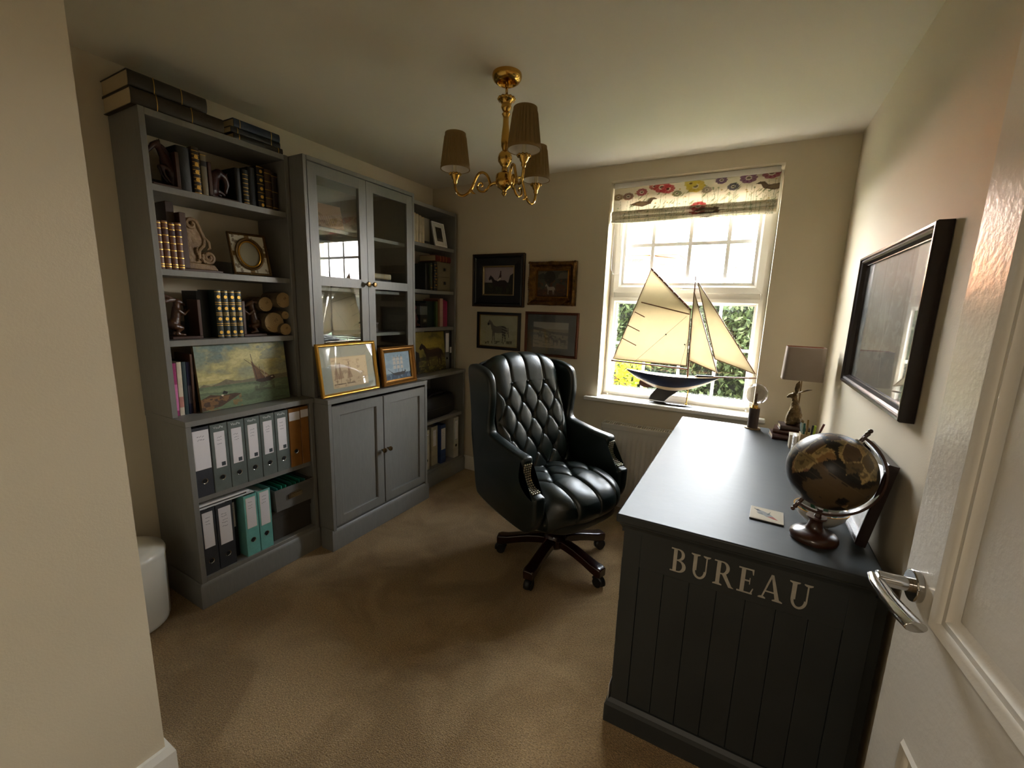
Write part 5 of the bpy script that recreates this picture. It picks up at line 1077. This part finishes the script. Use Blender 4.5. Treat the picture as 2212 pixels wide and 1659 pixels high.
# sides: wing + arm in one upholstered panel
def cr(pts, n=5):
    out = []; N_ = len(pts)
    for i in range(N_):
        p0, p1, p2, p3 = pts[i-1], pts[i], pts[(i+1) % N_], pts[(i+2) % N_]
        for k in range(n):
            f = k/n; out.append(tuple(.5*((2*b)+(-a+c)*f+(2*a-5*b+4*c-d_)*f*f+(-a+3*b-3*c+d_)*f**3) for a, b, c, d_ in zip(p0, p1, p2, p3)))
    return out
side = cr([(-.33, .40), (-.36, .55), (-.395, .75), (-.425, .95), (-.440, 1.05), (-.42, 1.085), (-.36, 1.09), (-.27, 1.075), (-.215, 1.04), (-.195, .97), (-.195, .90), (-.205, .82), (-.205, .77), (-.185, .745), (-.10, .728), (.0, .712), (.085, .705), (.103, .692), (.104, .67), (.096, .62), (.103, .585), (.14, .555), (.185, .540), (.203, .53), (.205, .50), (.20, .42), (.17, .36), (.10, .33), (-.1, .335), (-.28, .36)], 4)
for s_ in (-1, 1):
    # rounded cross-section: inset rings
    cen = Vector((-.1, .6)); 
    def off(pts, dist):
        out = []; N_ = len(pts)
        for i in range(N_):
            a, b = Vector(pts[i-1]), Vector(pts[(i+1) % N_]); t_ = (b-a).normalized(); n_ = Vector((t_.y, -t_.x)); out.append((pts[i][0]-n_.x*dist, pts[i][1]-n_.y*dist))
        return out
    area = sum(side[i-1][0]*side[i][1]-side[i][0]*side[i-1][1] for i in range(len(side))); sg_ = 1 if area > 0 else -1
    TH = .072; rr = .022; rings = []
    for q in np.linspace(0, PI, 9):
        dd_ = rr*(1-math.sin(q)); yy = -TH/2*math.cos(q) if False else (-TH/2+rr-rr*math.cos(q) if q <= PI/2 else TH/2-rr-rr*math.cos(q)); rings.append([(x, yy, z) for x, z in off(side, sg_*dd_)])
    sm = M().ring(rings)
    def warp(p):
        x, y, z = p; k = min(1, max(0, (z-.70)/.12)); k = k*k*(3-2*k)
        th_ = 1-.30*k; off_y = .288+.030*min(1, max(0, (x+.35)/.5))*(1-k)+.0*k
        return (x, s_*(off_y+y*th_+.02*k*max(0, (x+.40)/.2)), z)
    sm.v = [warp(p) for p in sm.v]
    o = part('wing_and_arm', sm, m_leather, ch, smooth=True, ang=70)
    # nail heads along the arm front
    nh = M(); fr_ = [(.100, .665), (.094, .64), (.093, .615), (.098, .592), (.112, .573), (.132, .558), (.155, .548), (.178, .541)]
    for i in range(len(fr_)-1):
        for q in (0, .5):
            x = fr_[i][0]*(1-q)+fr_[i+1][0]*q; z = fr_[i][1]*(1-q)+fr_[i+1][1]*q
            for yy in (-.018, -.005, .008, .021): 
                p = warp((x+.003, yy, z+.003)); nh.sph(p, .0055, 6, 4)
    part('nailhead_trim', nh, mat('nailhead', '#b4ab98', .3, .8) if s_ < 0 else bpy.data.materials['nailhead'], ch, smooth=True, kind='stuff')
# outer back
part('outer_back', M().grid(lambda u, v: (lerp_path([(-.31, .36), (-.345, .5), (-.385, .7), (-.415, .9), (-.438, 1.06), (-.415, 1.115)], v)[0]-.03*(1-(2*u-1)**2), (2*u-1)*.285, lerp_path([(-.31, .36), (-.345, .5), (-.385, .7), (-.415, .9), (-.438, 1.06), (-.415, 1.115)], v)[1]-.05*abs(2*u-1)**2.2*v), 20, 20), m_leather, ch, smooth=True, solid=.012)
# mechanism and base
part('mechanism', M().box(-.11, .11, -.08, .08, .285, .325).box(-.03, .03, -.03, .03, .25, .29), m_black, ch, bev=.004)
part('tilt_lever', M().tube([(-.06, -.07, .30), (-.10, -.18, .28), (-.115, -.235, .262)], [.006, .007, .018], 8, flat=.5), m_black, ch, smooth=True)
part('gas_column', M().lathe([(.030, .13), (.030, .20), (.022, .20), (.022, .29)], (0, 0, 0), 20), m_black, ch, smooth=True, ang=40)
part('hub', M().lathe([(.045, .085), (.062, .10), (.066, .14), (.058, .17), (.04, .18), (.03, .18)], (0, 0, 0), 24), m_mahog, ch, smooth=True, ang=50)
leg0 = None
for k in range(5):
    a = math.radians(197+72*k+22)
    L = M(); sect = [(.035, .150, .108, .030), (.09, .152, .105, .029), (.15, .145, .098, .028), (.21, .132, .086, .028), (.27, .118, .070, .030), (.31, .115, .062, .031), (.330, .108, .064, .026)]
    L.ring([[(r, -w_, zt-.006), (r, -w_*.7, zt), (r, w_*.7, zt), (r, w_, zt-.006), (r, w_*.9, zb2), (r, -w_*.9, zb2)] for r, zt, zb2, w_ in sect])
    cas = M(); cas.cone((.308, -.019, .027), (.308, -.005, .027), .0255, .0255, 18).cone((.308, .005, .027), (.308, .019, .027), .0255, .0255, 18)
    hood = M(); hood.cone((.315, 0, .045), (.312, 0, .068), .012, .010, 10); hood.tube([(.308+.029*math.cos(q), 0, .027+.029*math.sin(q)) for q in np.linspace(-.2, PI*.85, 9)], .010, 8, flat=1.8, up=(0, 1, 0))
    if leg0 is None:
        lg = part('leg', L, m_mahog, ch, smooth=True, ang=40, bev=.003); cs_ = part('castor', cas, m_black, lg, smooth=True, ang=40); hd2 = part('castor_hood', hood, m_black, lg, smooth=True, ang=50); leg0 = (lg, cs_, hd2)
    else:
        lg = leg0[0].copy(); COL.objects.link(lg)
        for q in leg0[1:]: c = q.copy(); COL.objects.link(c); c.parent = lg
    lg.rotation_euler[2] = a

# ---------------------------------------------------------------- chandelier
CX, CY = 1.420, -1.262
cl = thing('chandelier', 'three-armed polished brass chandelier with pleated tan shades hanging from the ceiling', 'chandelier', (CX, CY, H))
zz = lambda z: z-H
part('canopy', M().lathe([(.060, 0), (.0615, -.008), (.060, -.016), (.054, -.026), (.046, -.032), (.040, -.034), (.036, -.030), (.034, -.010), (.001, -.008)], (0, 0, 0), 40), m_brass, cl, smooth=True, ang=60)
cn = M()
for k in range(4):
    c = (0, 0, -.022-k*.0205); pl_ = [((.0055*math.cos(a)) if k % 2 else 0, 0 if k % 2 else (.0055*math.cos(a)), c[2]+.014*math.sin(a)) for a in np.linspace(0, 2*PI, 17)]; part('chain_link', M().tube(pl_, 0.0026, 6), m_brass, cl, smooth=True)
col = [(.001, 2.262), (.006, 2.260), (.010, 2.256), (.032, 2.252), (.034, 2.243), (.026, 2.236), (.019, 2.226), (.022, 2.216), (.017, 2.206), (.012, 2.200), (.014, 2.196), (.018, 2.190), (.014, 2.184), (.0115, 2.176), (.0125, 2.150), (.017, 2.11), (.0185, 2.085), (.017, 2.066), (.013, 2.055), (.012, 2.050), (.018, 2.046), (.027, 2.035), (.0305, 2.020), (.028, 2.005), (.018, 1.992), (.012, 1.986), (.013, 1.980), (.014, 1.968), (.020, 1.963), (.034, 1.957), (.037, 1.950), (.038, 1.925), (.036, 1.915), (.030, 1.905), (.018, 1.897), (.010, 1.892), (.008, 1.885), (.011, 1.881), (.007, 1.874), (.001, 1.868)]
part('column', M().lathe([(r, zz(z)) for r, z in col], (0, 0, 0), 32), m_brass, cl, smooth=True, ang=60)
rf = M()
for k in range(12):
    a = 2*PI*k/12; rf.sph((.031*math.cos(a), .031*math.sin(a), zz(2.247)), .0075, 8, 6, (1, 1, .9)); 
part('leaf_collar', rf, m_brass, cl, smooth=True)
m_shade = mat_transl('pleated_silk', '#8f7647', .3, .7, .05); m_lin = mat('shade_white_lining', '#d6cfc4', .8)
for ai, ad in enumerate((-164, -41, 79)):
    a = math.radians(ad); ca, sa = math.cos(a), math.sin(a); PT = lambda r, z: (r*ca, r*sa, zz(z))
    RC = .222
    ar = part('arm', M().tube([PT(*p) for p in [(.034, 1.925), (.052, 1.922), (.064, 1.915)]], [.009, .006, .007], 10), m_brass, cl, smooth=True)
    main = [(.062, 1.918), (.070, 1.945), (.084, 1.962), (.102, 1.968), (.120, 1.958), (.135, 1.930), (.148, 1.902), (.165, 1.884), (.188, 1.876), (.208, 1.885), (.220, 1.907), (.222, 1.930), (.222, 1.945)]
    part('scroll', M().tube([PT(*lerp_path(main, t_)) for t_ in np.linspace(0, 1, 40)], .0058, 10), m_brass, ar, smooth=True)
    cur = [(.066, 1.915), (.080, 1.895), (.098, 1.890), (.114, 1.897), (.120, 1.914), (.111, 1.927), (.099, 1.924), (.097, 1.914), (.104, 1.910)]
    part('scroll', M().tube([PT(*lerp_path(cur, t_)) for t_ in np.linspace(0, 1, 34)], [.0052-.002*t_ for t_ in np.linspace(0, 1, 34)], 8), m_brass, ar, smooth=True)
    part('leaf', M().tube([PT(.150, 1.90), PT(.140, 1.886), PT(.128, 1.882)], [.007, .005, .001], 8), m_brass, ar, smooth=True)
    cx_, cy_ = RC*ca, RC*sa
    cup = M().lathe([(.006, zz(1.925)), (.010, zz(1.932)), (.009, zz(1.940)), (.014, zz(1.946)), (.018, zz(1.956)), (.024, zz(1.964)), (.022, zz(1.968)), (.012, zz(1.966)), (.001, zz(1.966))], (cx_, cy_, 0), 20)
    for k in range(10): q = 2*PI*k/10; cup.sph((cx_+.023*math.cos(q), cy_+.023*math.sin(q), zz(1.965)), .0055, 6, 5)
    part('candle_cup', cup, m_brass, ar, smooth=True, ang=60)
    part('candle_tube', M().lathe([(.0085, zz(1.966)), (.0085, zz(2.03)), (.001, zz(2.03))], (cx_, cy_, 0), 14), mat('ivory_tube', '#cfc4a8', .5) if ai == 0 else bpy.data.materials['ivory_tube'], ar, smooth=True)
    part('bulb', M().lathe([(.006, zz(2.03)), (.016, zz(2.05)), (.017, zz(2.065)), (.010, zz(2.09)), (.001, zz(2.105))], (cx_, cy_, 0), 14), m_lin, ar, smooth=True)
    z0s, z1s = 1.985, 2.128
    def shp(u, v, inner=0):
        rr_ = .062-(.062-.043)*v; pl_ = .0021*math.cos(2*PI*u*24+1.2*math.sin(2*PI*u*5))*(1 if .06 < v < .94 else .0); r_ = rr_+(pl_+.0008 if not inner else -.0022); q = 2*PI*u
        return (cx_+r_*math.cos(q), cy_+r_*math.sin(q), zz(z0s+(z1s-z0s)*v))
    sh = part('lamp_shade', M().grid(lambda u, v: shp(u, v), 272, 17), m_shade, cl, smooth=True, ang=180)
    part('shade_lining', M().grid(lambda u, v: shp(u, v, 1), 60, 6), m_lin, sh, smooth=True, ang=180)
    part('trim_band', M().lathe([(.0615, zz(z0s-.001)), (.0645, zz(z0s-.001)), (.0638, zz(z0s+.008)), (.0605, zz(z0s+.008))], (cx_, cy_, 0), 48, caps=False), m_shade, sh, smooth=True)
    part('trim_band', M().lathe([(.0425, zz(z1s-.007)), (.0450, zz(z1s-.007)), (.0445, zz(z1s+.001)), (.041, zz(z1s+.001))], (cx_, cy_, 0), 48, caps=False), m_shade, sh, smooth=True)

# ---------------------------------------------------------------- model yacht on the sill
YY = .045; SZ = Z0+.004
yt = thing('model_yacht', 'large wooden model yacht with cream sails standing on the window sill', 'model boat', (2.0, YY, SZ))
Q = lambda x, z, y=0: (x, YY+y, z)
m_hull = mat('hull_navy', '#242839', .25, coat=.4); m_hull2 = mat('hull_wood', '#a58a66', .3, coat=.3, var=.15, vscale=20, stretch=(.2, 4, 4)); m_spar = mat('spar_wood', '#6a4022', .4, var=.2, vscale=40); m_keel = mat('keel_dark', '#1c1413', .3, coat=.3)
hb, hs_, hd = [], [], []
NX = 28
def hull_sec(t_):
    x = 1.687+(2.275-1.687)*t_; zd = .985+.016*(2*t_-1)**2+.002; bw_ = .060*max(.02, (1-abs(2*t_-1.02)**2.4)); dp = .102*max(.015, math.sin(PI*min(1, max(0, t_*.97+.02)))**.9)
    return x, zd, bw_, dp
up, lo = [], []
for i in range(NX+1):
    x, zd, bw_, dp = hull_sec(i/NX)
    pr = [(YY+bw_*math.cos(a), zd-dp*math.sin(a)**.9 if math.sin(a) > 0 else zd) for a in np.linspace(0, PI, 17)]
    up.append([(x, a, b) for a, b in pr])
def clip_band(lo_f, hi_f, name, mt_):
    rr_ = []
    for ring in up:
        n_ = len(ring)-1
        rr_.append([ring[k] for k in range(n_+1) if lo_f*n_ <= k <= hi_f*n_])
    g = M(); n_ = len(rr_[0]); g.ring(rr_, close=False, caps=False); return part(name, g, mt_, yt, world=True, smooth=True, ang=60)
clip_band(0, .26, 'hull_topside', m_hull); clip_band(.74, 1, 'hull_topside', m_hull); clip_band(.24, .76, 'hull_bottom', m_hull2)
dk2 = M(); rows = [[(hull_sec(i/NX)[0], YY+hull_sec(i/NX)[2]*q, hull_sec(i/NX)[1]) for q in (-1, -.5, 0, .5, 1)] for i in range(NX+1)]; dk2.ring(rows, close=False, caps=False); part('deck', dk2, m_hull2, yt, world=True, solid=.002)
part('hatch', M().lathe([(.022, .984), (.022, .992), (.014, .994), (.001, .994)], (1.94, YY, 0), 20), m_keel, yt, world=True, smooth=True, ang=40)
part('hatch', M().box(1.90, 1.96, YY-.014, YY+.014, .985, .991), m_keel, yt, world=True, bev=.003)
part('keel', M().prism([(1.885, .915), (1.90, .895), (1.862, .84), (1.85, .808), (1.955, .806), (1.985, .84), (2.06, .905), (2.03, .905)], YY-.009, YY+.009, 'xz'), m_keel, yt, world=True, bev=.006, seg=3)
part('rudder', M().prism(cr([(1.875, .935), (1.84, .95), (1.795, .945), (1.778, .915), (1.80, .893), (1.84, .888), (1.875, .905)], 4), YY-.003, YY+.003, 'xz'), mat('rudder_brown', '#4a2a18', .35), yt, world=True, bev=.001)
sb_ = M().lathe([(1, 0), (1.0, .005), (.93, .010), (.80, .012), (.001, .012)], (0, 0, 0), 40); sb_.v = [(1.995+x*.148, YY+y*.052, SZ+z) for x, y, z in sb_.v]
part('stand', sb_, mat('stand_black', '#120d0c', .2, coat=.4), yt, world=True, smooth=True, ang=40)
part('support_rod', M().cone(Q(2.095, SZ+.011), Q(2.098, .905), .0035, .0035, 10).lathe([(.009, 0), (.008, .004), (.004, .01)], Q(2.095, SZ+.011), 14), m_brass, yt, world=True, smooth=True)
mastb, mastt = Vector(Q(2.086, .985)), Vector(Q(2.072, 1.645))
part('mast', M().cone(mastb, mastt, .0065, .0035, 12), m_spar, yt, world=True, smooth=True, ang=60)
part('gaff', M().cone(Q(2.068, 1.418), Q(1.795, 1.684), .006, .0045, 10), m_spar, yt, world=True, smooth=True, ang=60)
for k in range(8): t_ = .06+k*.125; part('sail_ring', M().sph(Q(2.068-.273*t_, 1.416+.266*t_, -.006), .004, 8, 6), m_paper, yt, world=True, smooth=True)
part('boom', M().cone(Q(1.573, 1.053), Q(2.084, 1.040), .0055, .0055, 10), m_spar, yt, world=True, smooth=True, ang=60)
part('bowsprit', M().cone(Q(2.13, .995), Q(2.482, 1.022), .0055, .0035, 10), m_spar, yt, world=True, smooth=True, ang=60)
part('bow_fitting', M().cone(Q(2.14, 1.003, -.012), Q(2.24, 1.006, 0), .006, .006, 8), m_keel, yt, world=True)
m_sail = mat_transl('cream_sailcloth', '#cfc4ac', .42, .85, .09, 9)
def sail(corners, nm, belly=.012, edge=True, n=16, curve=None):
    """quad sail: corners tack, clew, head(peak), throat"""
    a, b, c, d_ = [Vector(q) for q in corners]
    def fn(u, v):
        p = (a*(1-u)+b*u)*(1-v)+(d_*(1-u)+c*u)*v
        yb = belly*math.sin(PI*min(1, u*.9+.05))*math.sin(PI*(v*.8+.1)); x, z = p
        if curve: x -= curve*math.sin(PI*v)*u; 
        return (x, YY-.004-yb, z)
    o = part(nm, M().grid(fn, n, n), m_sail, yt, world=True, smooth=True, ang=180, solid=.0012)
    if edge:
        E_ = [fn(k/n, 0) for k in range(n)]+[fn(1, k/n) for k in range(n)]+[fn(1-k/n, 1) for k in range(n)]+[fn(0, 1-k/n) for k in range(n+1)]
        g = M().tube(E_, .0030, 6); nn = g; q = part('bolt_rope', nn, m_spar, o, smooth=True); 
        q.data.transform(Matrix.Translation((-2.0, -YY, -SZ)))
    return o, fn
ms, fn = sail([(2.074, 1.060), (1.585, 1.066), (1.797, 1.676), (2.064, 1.418)], 'main_sail', .014, True, 18, -.0)
def seam(p, q, w_=.0035, par=None, mt_=None):
    (x0, z0), (x1, z1) = p, q; g = M().tube([(x0+(x1-x0)*k/8-2.0, -.004-.014*math.sin(PI*min(1, max(0, (2.07-(x0+(x1-x0)*k/8))/.49*.9+.05)))*.9-.0035, z0+(z1-z0)*k/8-SZ) for k in range(9)], w_, 6, flat=.4, up=(0, 1, 0)); return part('sail_batten', g, mt_ or m_spar, par or ms, smooth=True)
seam((1.752, 1.463), (2.060, 1.394), .0042); seam((1.713, 1.398), (1.783, 1.366)); seam((1.672, 1.307), (1.757, 1.270)); seam((1.637, 1.218), (1.742, 1.172))
j1, _ = sail([(2.081, 1.100), (2.258, 1.034), (2.074, 1.532), (2.073, 1.535)], 'inner_jib', .006, True, 14)
j2, _ = sail([(2.236, 1.120), (2.470, 1.046), (2.092, 1.592), (2.090, 1.592)], 'outer_jib', .006, True, 14)
m_line = mat('rigging_cord', '#3a2c20', .8)
for p, q in ((Q(2.045, 1.38, -.024), Q(1.74, 1.06, -.024)), (Q(2.072, 1.60), Q(2.472, 1.03)), (Q(2.07, 1.25, -.018), Q(2.03, 1.02, -.018)), (Q(2.27, 1.0), Q(2.475, 1.018)), (Q(2.255, .985), Q(2.475, 1.018)), (Q(2.07, 1.40), Q(1.92, 1.56)), (Q(1.70, 1.0), Q(1.70, 1.05))):
    part('rigging', M().cone(p, q, .0009, .0009, 5), m_line, yt, world=True)
for k, (x, z) in enumerate(((1.93, 1.258), (2.052, 1.2))): part('block', M().sph(Q(x, z, -.026), .005, 8, 6), m_keel, yt, world=True)
# ---------------------------------------------------------------- groups for repeats that were tagged singly
for o in bpy.data.objects:
    if o.parent or 'category' not in o or 'group' in o: continue
    k = o.name.split('.')[0]; lb = o['label']
    if k == 'bookcase': o['group'] = 'grey open bookcases either side of the glass cabinet'
    elif k == 'bookend': o['group'] = 'animal bookends on the first bookcase'
    elif k == 'framed_picture' and 'four wall pictures' in lb: o['group'] = 'four framed pictures beside the window'
    elif k == 'framed_picture' and 'cabinet doors' in lb or 'larger ship print' in lb: o['group'] = 'ship pictures leaning on the glass cabinet'
    elif k == 'lever_arch_file': o['group'] = 'files on the bookcase shelves'
    elif k == 'book': o['group'] = 'books in the bookcases'
    if 'lower right of four wall pictures' in lb: o['group'] = 'four framed pictures beside the window'
